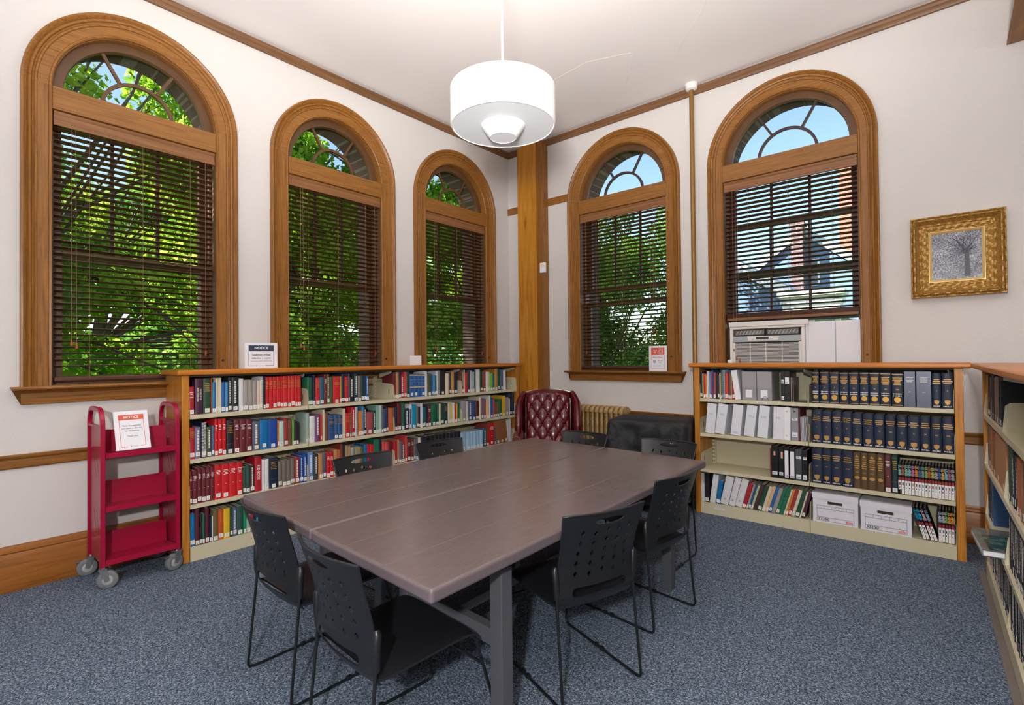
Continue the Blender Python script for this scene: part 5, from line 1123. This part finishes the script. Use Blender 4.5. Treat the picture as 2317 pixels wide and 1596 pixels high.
for k in range(26):
    x, z, a = .09+rp.uniform(-.02, .03), 2.25+rp.uniform(-.03, .03), rp.uniform(15, 165); L_ = rp.uniform(.05, .13); pts = []
    for j in range(5):
        xx, zz = x+cos(radians(a))*L_*j/4+rp.uniform(-.004, .004), z+sin(radians(a))*L_*j/4+rp.uniform(-.004, .004)
        if ix0+.003 < xx < ix1-.003 and zz < iz1-.003: pts.append((xx, -.0104, zz))
    if len(pts) > 1: br.tube(pts, .0009, 4)
br.add([(.085, -.0106, 2.05), (.12, -.0106, 2.05), (.112, -.0106, 2.27), (.088, -.0106, 2.27)], [(0, 1, 2, 3)])
br.build('tree_drawing', mat('drawing_dark', (58, 58, 72), .4), pic)

# ================================================================== RADIATOR
Rr = empty('radiator', (-3.345, YR-.145, 0)); tag(Rr, 'gold painted cast iron column radiator under the fourth window', 'radiator')
def section_mesh():
    b = MB(); H = .905
    for y in (-.075, 0, .075):
        b.tube([(0, y, .10), (0, y, .16), (0, y, H-.12), (0, y, H-.05)], [.017, .0165, .0165, .019], 10)
    # rounded head and foot linking the columns
    for z0, sgn in ((H-.055, 1), (.11, -1)):
        rings = []
        for k in range(9):
            a = pi*k/8; yy = -.098*cos(a); zz = z0+sgn*.050*sin(a)
            rings.append([(x*.9, yy, zz0) for x, zz0 in ((-.026, z0-sgn*.02), (.026, z0-sgn*.02), (.024, zz-.004*sgn), (0, zz+.004*sgn), (-.024, zz-.004*sgn))])
        b.sweep(rings)
    b.tube([(-.0275, 0, H-.075), (.0275, 0, H-.075)], .022, 10)
    return b.mesh('section', M_RADI, smooth=45)
sm = section_mesh()
for k in range(10):
    s = link('section', sm, Rr, loc=(.03+k*.0615, 0, 0))
ft = MB()
for x in (.03, .03+9*.0615):
    for y in (-.075, .075): ft.tube([(x, y, .0), (x, y, .09)], [.022, .014], 8)
ft.build('radiator_foot', M_RADI, Rr)

# ================================================================== COVERED COPIER
Cv = empty('covered_equipment', (-2.215, 4.665, 0), radians(13)); tag(Cv, 'boxy equipment under a black cloth dust cover beside the right bookcase', 'cover')
qx0, qx1, qy0, qy1, qz = -.375, .375, -.265, .265, .852
from mathutils import noise as mnoise
def cover_pt(u, v):
    # u around perimeter 0..1, v 0 top edge ..1 hem
    per = [(qx0, qy0), (qx1, qy0), (qx1, qy1), (qx0, qy1)]
    t = (u % 1.0)*4; i = int(t) % 4; f = t-int(t); a, b = per[i], per[(i+1) % 4]
    x, y = a[0]+(b[0]-a[0])*f, a[1]+(b[1]-a[1])*f
    cxm, cym = (qx0+qx1)/2, (qy0+qy1)/2
    # round the corners
    r = .05; dx, dy = x-cxm, y-cym; hx, hy = (qx1-qx0)/2, (qy1-qy0)/2
    ex, ey = max(0, abs(dx)-(hx-r)), max(0, abs(dy)-(hy-r)); L = sqrt(ex*ex+ey*ey)
    if L > r: x -= (1 if dx > 0 else -1)*ex*(1-r/L); y -= (1 if dy > 0 else -1)*ey*(1-r/L)
    z = qz - .045*0 - v*.66
    fold = mnoise.noise(Vector((x*5, y*5, z*1.6)))*.060 + mnoise.noise(Vector((x*11, y*11, z*7+3)))*.030
    k = min(1, v*6); sag = .018*sin(u*4*pi*2)*k*v
    dx, dy = (x-cxm)/hx, (y-cym)/hy; n = sqrt(dx*dx+dy*dy)+1e-6
    off = (fold*k+sag+.02*v) if i == 0 or i == 3 else .3*fold*k
    if i == 1: off = min(off, 0)-.002
    sh = .018*(1-min(1, v*14))**2
    return (x+dx/n*(off-sh), y+dy/n*(off-sh), z)
b = MB(); NU, NV = 160, 44
b.grid(cover_pt, NU, NV)
top0 = [cover_pt(i/NU, 0) for i in range(NU)]
cen = ((qx0+qx1)/2, (qy0+qy1)/2)
prev = list(range(NU))
for f in (.93, .8, .5, .2):
    base = len(b.v); b.v += [(cen[0]+(p[0]-cen[0])*f, cen[1]+(p[1]-cen[1])*f, qz+.012*(1-f**6)+.004*mnoise.noise(Vector((p[0]*8*f, p[1]*8*f, 1)))) for p in top0]
    for i in range(NU):
        j = (i+1) % NU; pj = prev[j] if prev[0] != 0 else j
        b.f.append((prev[i], prev[j], base+j, base+i)); b.m.append(0)
    prev = list(range(base, base+NU))
b.f.append(tuple(prev)); b.m.append(0)
b.build('dust_cover', ramp_mat('black_cover_cloth', [(.3, (26, 27, 31)), (.7, (40, 41, 46))], rough=.62, spec=.35, noise=4.5, detail=2, distort=1.6, bump=.4, bdist=.03), Cv, smooth=60)
q = MB()
for x0 in (.22, .235): q.box(x0, x0+.004, qy0-.032, qy0-.0305, .665, .69)
for k in range(3): q.add([(.250+k*.012, qy0-.0315, .665), (.253+k*.012, qy0-.0315, .665), (.265+k*.012, qy0-.0315, .692), (.262+k*.012, qy0-.0315, .692)], [(0, 1, 2, 3)])
q.build('white_mark', M_WHITE, Cv)
MB().box(qx0+.03, qx1-.03, qy0+.03, qy1-.03, .11, qz-.03).build('equipment_body', M_GREYM, Cv, bevel=.01)
lg = MB()
for x in (qx0+.07, qx1-.07):
    for y in (qy0+.07, qy1-.07): lg.box(x-.02, x+.02, y-.02, y+.02, 0, .11)
lg.build('equipment_foot', M_BLACKM, Cv)
# ================================================================== WINGBACK ARMCHAIR (local: x right, y forward, z up)
Ar = empty('wingback_armchair', (-3.515, 4.715, 0), radians(-144)); Ar.scale = (.95, .95, 1.018); tag(Ar, 'button-tufted oxblood leather wingback armchair in the room corner by the post', 'armchair')
AW, TA, TZ = .262, .133, .100
def crest(x): return 1.055 - .035*(abs(x)/AW)**2.2
def tuft(x, z):
    zz = z-.975
    s_, t_ = x/TA+zz/(2*TZ), x/TA-zz/(2*TZ)
    s_ += .0; a = abs(sin(pi*s_))*abs(sin(pi*t_))
    ds = min(s_-math.floor(s_), math.ceil(s_)-s_); dt = min(t_-math.floor(t_), math.ceil(t_)-t_)
    dimple = math.exp(-((ds+dt)**2)/.035)
    return .017*(a**.5) - .016*dimple
def backpt(u, v):
    x = (u-.5)*2*AW; z = .40+(crest(x)-.40)*v
    fade = min(1, (1-v)/.05, v/.05, min(u, 1-u)/.05); fade = max(0, fade)
    y = .085 - (z-.40)*.16 + .022*(1-(x/AW)**2) + tuft(x, z)*fade - .03*(1-min(1, (1-v)/.06))**2 - .02*(1-min(1, min(u, 1-u)/.06))**2
    return (x, y, z)
b = MB(); b.grid(backpt, 84, 100, flip=True); b.build('tufted_back', M_LEATH, Ar, smooth=70)
bt = MB()
for r in range(-2, 7):
    z = .975-r*TZ
    for k in range(-2, 3):
        x = k*TA + (0 if r % 2 == 0 else TA/2)
        if abs(x) < AW-.02 and .45 < z < crest(x)-.02:
            f = .085-(z-.40)*.16+.022*(1-(x/AW)**2)-.010
            rr = .0105; vs = [(x, f+.008, z)]; n = 10
            for ring, (q, h) in enumerate(((.55, .006), (1, .000))):
                vs += [(x+rr*q*cos(2*pi*j/n), f+h, z+rr*q*sin(2*pi*j/n)) for j in range(n)]
            fs = [(0, 1+j, 1+(j+1) % n) for j in range(n)]+[(1+j, 1+n+j, 1+n+(j+1) % n, 1+(j+1) % n) for j in range(n)]
            bt.add(vs, fs)
bt.build('upholstery_button', mat('button_leather', (96, 30, 30), .3, coat=.3), Ar, smooth=70)
# outside back
b = MB()
b.grid(lambda u, v: ((u-.5)*2*(AW+.03), -.07-(.40+(crest((u-.5)*2*AW)-.40)*v-.4)*.14-.01*sin(pi*u), .22+(crest((u-.5)*2*AW)+.012-.22)*v), 12, 14)
b.grid(lambda u, v: ((u-.5)*2*AW, (-.07-(crest(0)-.4)*.14)*(1-v)+(.085-(crest(0)-.40)*.16-.02)*v, crest((u-.5)*2*AW)+.016*sin(pi*v)), 16, 8)
b.build('outside_back', M_LEATH, Ar, smooth=60)
for s in (-1, 1):
    # wing: swept padded sheet with a rolled front edge
    def wing(u, v, side):
        z = .58+(.985-.58)*v; fwd = .10+.16*sin(pi*min(1, .15+v*.85))**.8*(1-.35*v)
        y = -.06-(z-.4)*.14+(fwd+.07)*u
        x = AW+.012+.055*u**1.5+.0*v
        z2 = z - .07*u*u*v + (.02*(1-u) if v > .9 else 0)
        return (s*(x+side*(.050*(1-.3*u))), y, z2)
    b = MB(); b.grid(lambda u, v: wing(u, v, 0), 14, 18, flip=s > 0); b.grid(lambda u, v: wing(u, v, 1), 14, 18, flip=s < 0)
    n1 = 15*19; bd = list(range(15))+[j*15+14 for j in range(1, 19)]+[18*15+i for i in range(13, -1, -1)]+[j*15 for j in range(17, 0, -1)]
    b.f += [(bd[k], bd[(k+1) % len(bd)], bd[(k+1) % len(bd)]+n1, bd[k]+n1) for k in range(len(bd))]; b.m += [0]*len(bd)
    b.build('wing', M_LEATH, Ar, smooth=60)
    edge = [Vector(wing(1, v/16, .5)) for v in range(17)]+[Vector(wing(1-u/10, 1, .5)) for u in range(1, 11)]
    MB().tube(edge, .043, 16).build('wing_roll', M_LEATH, Ar, smooth=60)
    # arm
    arm = [(s*(AW+.075), -.02+.09*k, .575+.012*sin(k*.6)) for k in range(7)]+[(s*(AW+.08), .565, .575)]
    MB().tube(arm, [.045, .055, .060, .062, .062, .060, .058, .050], 18).build('arm_roll', M_LEATH, Ar, smooth=60)
    b = MB(); b.box(s*(AW+.015) if s > 0 else s*(AW+.115), s*(AW+.115) if s > 0 else s*(AW+.015), -.05, .55, .22, .56)
    b.build('arm_panel', M_LEATH, Ar, bevel=.02, seg=3)
    nb = MB()
    for k in range(14):
        a = 2*pi*k/14; cx_, cz_ = s*(AW+.08)+.046*cos(a), .575+.046*sin(a); nb.lathe([(0, 0), (.0055, 0), (.004, .004), (0, .0052)], 8, c=(0, 0, 0))
        n_ = 4*8; nb.v[-n_:] = [(cx_+p[0], .566+p[2], cz_+p[1]) for p in nb.v[-n_:]]
    nb.build('brass_nailhead', M_BRASS, Ar)
MB().box(-AW-.01, AW+.01, .06, .60, .38, .50).build('seat_cushion', M_LEATH, Ar, bevel=.035, seg=4)
MB().box(-AW-.11, AW+.11, -.06, .56, .22, .375).build('seat_rail', M_LEATH, Ar, bevel=.015)
for x in (-.31, .31):
    for y in (-.01, .51):
        MB().tube([(x, y, .225), (x*1.02, y+.01, .12), (x*1.0, y, .04), (x, y+.01, 0.001)], [.028, .020, .016, .022], 10).build('leg', mat('mahogany_leg', (62, 28, 20), .35), Ar, smooth=50)

# ================================================================== OUTSIDE
GZ = -1.1
o = MB().box(-60, XL-THK-.02, -30, 60, GZ-.2, GZ).box(XL-THK-.02, 30, YR+THK+.02, 60, GZ-.2, GZ).build('lawn', ramp_mat('lawn_grass', [(.3, (44, 74, 24)), (.55, (74, 112, 34)), (.75, (120, 144, 60))], rough=.95, noise=3, detail=10, bump=.4, bdist=.05)); o['kind'] = 'structure'
def leaf_mat(name, a, b_, c):
    m = bpy.data.materials.new(name); m.use_nodes = True; nt = m.node_tree; nt.nodes.clear()
    out = nt.nodes.new('ShaderNodeOutputMaterial'); d = nt.nodes.new('ShaderNodeBsdfDiffuse'); t = nt.nodes.new('ShaderNodeBsdfTranslucent'); mx = nt.nodes.new('ShaderNodeMixShader'); mx.inputs[0].default_value = .5
    n = nt.nodes.new('ShaderNodeTexNoise'); n.inputs['Scale'].default_value = 1.3; n.inputs['Detail'].default_value = 8; tc = nt.nodes.new('ShaderNodeTexCoord'); r = nt.nodes.new('ShaderNodeValToRGB'); el = r.color_ramp.elements; el.new(.5)
    for e, (p, q) in zip(el, ((.36, a), (.52, b_), (.66, c))): e.position = p; e.color = lin(q)+(1,)
    nt.links.new(tc.outputs['Object'], n.inputs['Vector']); nt.links.new(n.outputs['Fac'], r.inputs['Fac']); nt.links.new(r.outputs['Color'], d.inputs['Color']); nt.links.new(r.outputs['Color'], t.inputs['Color'])
    nt.links.new(d.outputs[0], mx.inputs[1]); nt.links.new(t.outputs[0], mx.inputs[2]); nt.links.new(mx.outputs[0], out.inputs[0]); return m
M_LEAF = leaf_mat('leaf_green', (80, 128, 40), (146, 184, 54), (206, 220, 96))
M_LEAFD = leaf_mat('leaf_dark', (56, 104, 50), (110, 156, 64), (170, 196, 96))
M_BARK = mat('bark', (92, 80, 70), .9, var=.4, vscale=6, bump=.5, bscale=12)
def foliage(seed, n, centres, size):
    r = random.Random(seed); vs = []; fs = []
    tot = sum(c[3]**2 for c in centres)
    for (cx, cy, cz, R, fz) in centres:
        for _ in range(int(n*R*R/tot)):
            while True:
                p = Vector((r.uniform(-1, 1), r.uniform(-1, 1), r.uniform(-1, 1)))
                if .25 < p.length < 1: break
            p = Vector((cx+p.x*R, cy+p.y*R, cz+p.z*R*fz)); s = size*r.uniform(.6, 1.3)
            d = Vector((r.gauss(0, 1), r.gauss(0, 1), r.gauss(0, .7)-.3)).normalized(); w = d.cross(Vector((r.gauss(0, 1), r.gauss(0, 1), r.gauss(0, 1)))).normalized(); q = d.cross(w)*s*.12
            k = len(vs); vs += [p, p+d*s*.45+w*s*.36+q, p+d*s, p+d*s*.45-w*s*.36+q]; fs.append((k, k+1, k+2)); fs.append((k, k+2, k+3))
    me = bpy.data.meshes.new('foliage'); me.from_pydata(vs, [], fs); return me
def tree(seed, x, y, label, blobs, n, size, m, trunk_r, trunk_pts, name='tree'):
    T = empty(name, (x, y, GZ)); tag(T, label, 'tree', 'trees outside the windows' if name == 'tree' else None)
    t = MB(); t.tube(trunk_pts, [trunk_r*(1-.6*k/(len(trunk_pts)-1)) for k in range(len(trunk_pts))], 10)
    t.build('trunk', M_BARK, T, smooth=60)
    bb = MB(); r = random.Random(seed)
    for (cx, cy, cz, R, fz) in blobs:
        a = Vector(trunk_pts[min(len(trunk_pts)-1, 1+int(r.random()*(len(trunk_pts)-1)))]); c = Vector((cx, cy, cz)); m_ = a.lerp(c, .5)+Vector((r.uniform(-.3, .3), r.uniform(-.3, .3), r.uniform(-.1, .4)))
        bb.tube([a, a.lerp(m_, .5), m_, m_.lerp(c, .5), c], [trunk_r*.22, trunk_r*.18, trunk_r*.13, trunk_r*.08, trunk_r*.04], 6)
        for _ in range(1): e = c+Vector((r.uniform(-1, 1), r.uniform(-1, 1), r.uniform(-.6, .8)))*R*.8; bb.tube([m_, m_.lerp(e, .5)+Vector((0, 0, .1)), e], [trunk_r*.14, trunk_r*.08, .01], 5)
    bb.build('branch', M_BARK, T, smooth=60)
    me = foliage(seed, n, blobs, size); me.materials.append(m); link('foliage', me, T)
    return T
def rblobs(seed, n, rx, ry, z0, z1, R0, R1, fz=.6):
    r = random.Random(seed); return [(r.uniform(-rx, rx), r.uniform(-ry, ry), r.uniform(z0, z1), r.uniform(R0, R1), fz) for _ in range(n)]
tree(11, -9.6, .1, 'leafy green tree seen behind the blind of the leftmost window', rblobs(1, 60, 1.3, 4.0, 1.0, 10.0, .6, 1.1), 76000, .12, M_LEAF, .14, [(0, 0, 0), (.1, .2, 1.5), (.3, .5, 3.0), (.3, .8, 4.2)])
tree(12, -12.6, 6.6, 'leafy green tree seen behind the blind of the middle left window', rblobs(2, 58, 1.6, 2.8, .8, 10.4, .7, 1.3), 84000, .14, M_LEAF, .16, [(0, 0, 0), (-.1, .1, 1.5), (.1, -.3, 3.4), (.3, -.8, 5.4), (.2, -1, 8)])
tree(13, -11.0, 12.0, 'leafy green tree seen behind the window nearest the room corner', rblobs(3, 30, 1.8, 2.4, .8, 7.6, .7, 1.2), 44000, .15, M_LEAF, .15, [(0, 0, 0), (.1, .2, 1.8), (-.2, .2, 3.6), (0, -.2, 6)])
tree(14, -22, 4.0, 'tall tree further off behind the trees of the left wall windows', rblobs(4, 60, 4, 14, .2, 8.4, 1.2, 2.4), 44000, .28, M_LEAFD, .3, [(0, 0, 0), (0, 0, 3), (.2, .3, 6)])
tree(15, -6.9, 11.2, 'dense green tree filling the lower part of the window above the radiator', rblobs(5, 46, 2.3, .9, .3, 5.9, .6, 1.0, .9), 90000, .085, M_LEAFD, .12, [(0, 0, 0), (.1, .1, 1.5), (.2, 0, 3)])
sh = empty('shrub', (-7.0, 2.4, GZ)); tag(sh, 'low green shrubs growing outside below the left wall windows', 'shrub')
me = foliage(21, 22000, rblobs(6, 26, .5, 3.4, .8, 2.0, .5, .8, .8), .12); me.materials.append(M_LEAF); link('foliage', me, sh)
st = MB()
for k in range(14): st.tube([(random.uniform(-.5, .5), -3+k*.45, 0), (random.uniform(-.5, .5), -3+k*.45, 1.4)], .015, 5)
st.build('stem', M_BARK, sh)
hg = empty('hedge', (-29, 10, GZ)); tag(hg, 'tall distant green hedge closing the view behind all the trees', 'hedge')
me = foliage(33, 60000, [(random.uniform(-1, 1), -26+k*.85, random.uniform(.6, 4.2), 1.5, .9) for k in range(70)], .34); me.materials.append(M_LEAFD); link('foliage', me, hg)
st = MB()
for k in range(24): st.tube([(random.uniform(-.5, .5), -25+k*2.4, 0), (random.uniform(-.5, .5), -25+k*2.4, 3)], .05, 5)
st.build('stem', M_BARK, hg)
tree(16, -6.2, 30.5, 'small distant green tree beside the grey house roof', rblobs(8, 8, 1.2, 1.2, 3.4, 5.0, .8, 1.2), 5000, .3, M_LEAFD, .12, [(0, 0, 0), (0, 0, 2), (0, 0, 4)], name='distant_tree')

# grey-blue neighbouring house seen through the air conditioner window
Hs = empty('neighbour_house', (0, 0, 0)); tag(Hs, 'slate blue gabled house with brick chimney seen through the air conditioner window', 'house')
sid = ramp_mat('blue_grey_siding', [(.4, (98, 120, 150)), (.6, (108, 132, 162))], rough=.8, noise=2, bump=.0)
slate = ramp_mat('slate_roof', [(.35, (90, 112, 136)), (.65, (108, 130, 152))], rough=.7, scale=(1, 1, 6), noise=4, bump=.1)
HY = 16.6
AX, AZ = -3.21, 5.02
def quad_slab(b, A_, B_, y0, y1, t):
    (xa, za), (xb, zb) = A_, B_
    b.add([(xa, y0, za+t), (xb, y0, zb+t), (xb, y1, zb+t), (xa, y1, za+t), (xa, y0, za), (xb, y0, zb), (xb, y1, zb), (xa, y1, za)], [(0, 1, 2, 3), (7, 6, 5, 4), (0, 4, 5, 1), (1, 5, 6, 2), (2, 6, 7, 3), (3, 7, 4, 0)])
b = MB()
sec = [(-5.6, GZ), (-.9, GZ), (-.9, 3.15), (AX, AZ), (-5.6, 3.12)]
b.prism(sec, HY, HY+8)
hw = b.build('house_wall', sid, Hs)
b = MB()
quad_slab(b, (AX, AZ+.02), (-5.9, 2.93), HY-.08, HY+8.3, .12); quad_slab(b, (AX, AZ+.02), (-.6, 2.93), HY-.08, HY+8.3, .12)
b.build('roof', slate, Hs)
b = MB()
quad_slab(b, (AX, AZ-.10), (-5.9, 2.80), HY-.13, HY-.085, .26); quad_slab(b, (AX, AZ-.10), (-.6, 2.80), HY-.13, HY-.085, .26)
b.build('rake_board', mat('pale_trim_paint', (170, 186, 200), .6), Hs)
MB().box(-3.40, -3.10, HY-.50, HY-.14, GZ, 5.25).box(-3.44, -3.06, HY-.54, HY-.135, 5.10, 5.18).build('chimney', brick_mat('chimney_brick', (122, 84, 88), (98, 68, 76), (150, 140, 142)), Hs)
w = MB().box(-3.05, -2.78, HY-.06, HY-.005, 3.42, 4.18).build('window_frame', mat('trim_white', (232, 234, 236), .5), Hs); MB().box(-3.0, -2.83, HY-.075, HY-.061, 3.50, 4.10).build('pane', mat('far_window_glass', (60, 74, 90), .1), w)
b = MB(); quad_slab(b, (-5.6, 4.75), (-2.80, 2.88), 13.2, 16.2, .12); b.build('lower_roof', slate, Hs)
b = MB(); quad_slab(b, (-5.6, 4.60), (-2.80, 2.73), 13.14, 13.19, .28); b.build('lower_rake_board', mat('trim_white', (232, 234, 236), .5), Hs)
MB().prism([(-5.5, GZ), (-2.95, GZ), (-2.95, 2.90), (-5.5, 4.60)], 13.3, 16.1).build('lower_wall', sid, Hs)
b = MB(); b.box(-2.95, -1.66, 12.5, 13.1, 2.74, 2.84).box(-2.90, -1.72, 12.6, 13.1, 2.58, 2.74).box(-2.86, -1.76, 12.65, 13.05, 2.30, 2.58)
for x in (-2.85, -2.35, -1.86): b.box(x, x+.09, 12.7, 12.8, GZ, 2.30)
b.build('porch', mat('porch_white_paint', (236, 236, 232), .6), Hs)
MB().prism([(-2.9, 2.30), (-1.7, 2.30), (-1.7, 2.26), (-2.9, 2.26)], 12.6, 16.0).build('porch_ceiling', mat('trim_white', (232, 234, 236), .5), Hs)
# red brick block beyond
Bk = empty('brick_building', (0, 0, 0)); tag(Bk, 'red brick building corner at the right side of the air conditioner window', 'building')
MB().box(-3.88, 2.5, 28, 35, GZ, 10.3).build('brick_wall', brick_mat('red_brick', (196, 96, 78), (176, 80, 66), (190, 160, 146)), Bk)
MB().box(-4.0, 2.5, 27.9, 35.1, 10.3, 10.5).build('cornice', mat('stone_cornice', (180, 170, 158), .8), Bk)

# ================================================================== SKY, SUN, LAMPS
W = bpy.data.worlds.new('sky'); SC.world = W; W.use_nodes = True
nt = W.node_tree; bg = nt.nodes['Background']; sk = nt.nodes.new('ShaderNodeTexSky'); sk.sky_type = 'NISHITA'; sk.sun_disc = False; sk.sun_elevation = radians(42); sk.sun_rotation = radians(200); sk.altitude = 50; sk.dust_density = 1.0
nt.links.new(sk.outputs['Color'], bg.inputs['Color']); bg.inputs['Strength'].default_value = SKY_STR
s = bpy.data.lights.new('sun', 'SUN'); s.energy = SUN_STR; s.angle = radians(.6); s.color = (1, .95, .86); so = bpy.data.objects.new('sun', s); COL.objects.link(so)
so.rotation_euler = Vector((.47, .42, -.50)).to_track_quat('-Z', 'Y').to_euler()
def lamp(name, loc, power, radius, color):
    l = bpy.data.lights.new(name, 'POINT'); l.energy = power; l.shadow_soft_size = radius; l.color = color; o = bpy.data.objects.new(name, l); COL.objects.link(o); o.location = loc; return o
lamp('flash_lamp', (.2, -.75, 1.96), FLASH, .07, (1, .97, .94))
lamp('pendant_bulb', (-1.928, 2.187, 2.92), PEND, .05, (1, .90, .82))
for i, (x, y, z) in enumerate(((1.8, -2.4, 2.6), (3.8, 2.0, 2.6))):
    lamp('room_fill', (x, y, z), ROOM, .35, (1, .96, .92))  # unseen fill lights added behind the camera to raise the ambient light
sl = bpy.data.lights.new('bounce_flash', 'SPOT'); sl.energy = BOUNCE; sl.spot_size = radians(112); sl.spot_blend = .8; sl.shadow_soft_size = .15; sl.color = (1, .97, .95)
so2 = bpy.data.objects.new('bounce_flash', sl); COL.objects.link(so2); so2.location = (.1, -.3, 1.8); so2.rotation_euler = Vector((-.45, .55, .95)).to_track_quat('-Z', 'Y').to_euler()

# ================================================================== CAMERA
cam = bpy.data.cameras.new('camera'); co = bpy.data.objects.new('camera', cam); COL.objects.link(co); SC.camera = co
cam.sensor_fit = 'HORIZONTAL'; cam.sensor_width = 36.0; cam.lens = 1158.44*36.0/2317.0; cam.clip_start = .05; cam.clip_end = 300
yaw, pit, rol = 0.70950225, 0.01123925, 0.00989562
R = (Matrix.Rotation(yaw, 4, 'Z') @ Matrix.Rotation(pit, 4, 'X') @ Matrix.Rotation(rol, 4, 'Y')) @ Matrix.Rotation(pi/2, 4, 'X')
co.matrix_world = Matrix.Translation(CAM) @ R
SC.view_settings.view_transform = 'Standard'; SC.view_settings.look = 'None'; SC.view_settings.exposure = 0.0; SC.view_settings.gamma = 1.0; SC.view_settings.use_curve_mapping = False
# keep the 290 books that show largest as objects, join the remaining ones
bpy.context.view_layer.update()
dg = bpy.context.evaluated_depsgraph_get(); inv = co.matrix_world.inverted(); cands = []
for o in [q for q in bpy.data.objects if q.parent is None and q.get('category') == 'book' and q.type == 'MESH' and not q.get('keep')]:
    bb = [Vector(c) for c in o.bound_box]; xs = [c.x for c in bb]; ys = [c.y for c in bb]; zs_ = [c.z for c in bb]
    x0, x1, y0, z0, z1 = min(xs), max(xs), min(ys), min(zs_), max(zs_)
    P4 = [inv @ (o.matrix_world @ Vector(p)) for p in ((x0, y0, z0), (x1, y0, z0), (x1, y0, z1), (x0, y0, z1))]
    pp = [(p.x/-p.z, p.y/-p.z) for p in P4]; ar = abs(sum(pp[i][0]*pp[(i+1) % 4][1]-pp[(i+1) % 4][0]*pp[i][1] for i in range(4)))/2
    if any(p.z > -.1 for p in P4) or all(abs(q[0]) > 1.0 or abs(q[1]) > .689 for q in pp): ar = 0
    vis = 0
    for fx in (.25, .75):
        for fz in (.15, .5, .85):
            t = o.matrix_world @ Vector((x0+(x1-x0)*fx, y0-.002, z0+(z1-z0)*fz)); d = t-Vector(CAM)
            hit, loc, nn, idx, ob, mm = SC.ray_cast(dg, Vector(CAM), d.normalized(), distance=d.length+.05)
            if hit and (ob.original == o or ob.original.parent == o or (ob.original.parent and ob.original.parent.parent == o)): vis += 1
    cands.append((ar*(vis+.15), o))
cands.sort(key=lambda t: -t[0])
rest = [o for a, o in cands[290:]]
def joined(objs, name):
    vs, fs, mi, ms = [], [], [], []
    for r in objs:
        for o in [r]+list(r.children_recursive):
            mw = o.matrix_world; me = o.data; k = len(vs); vs += [tuple(mw @ v.co) for v in me.vertices]; mm = []
            for m in me.materials:
                if m not in ms: ms.append(m)
                mm.append(ms.index(m))
            for p in me.polygons: fs.append(tuple(i+k for i in p.vertices)); mi.append(mm[p.material_index])
    me = bpy.data.meshes.new(name); me.from_pydata(vs, [], fs)
    for m in ms: me.materials.append(m)
    me.polygons.foreach_set('material_index', mi); return link(name, me)
if rest:
    big = joined(rest, 'distant_books')
    tag(big, 'small slivers of further books tucked among the shelved rows', 'book', kind='stuff')
    for r in rest:
        for o in list(r.children_recursive)+[r]: bpy.data.objects.remove(o)
try:
    SC.cycles.use_denoising = True; SC.cycles.max_bounces = 8; SC.cycles.transparent_max_bounces = 16
except Exception: pass
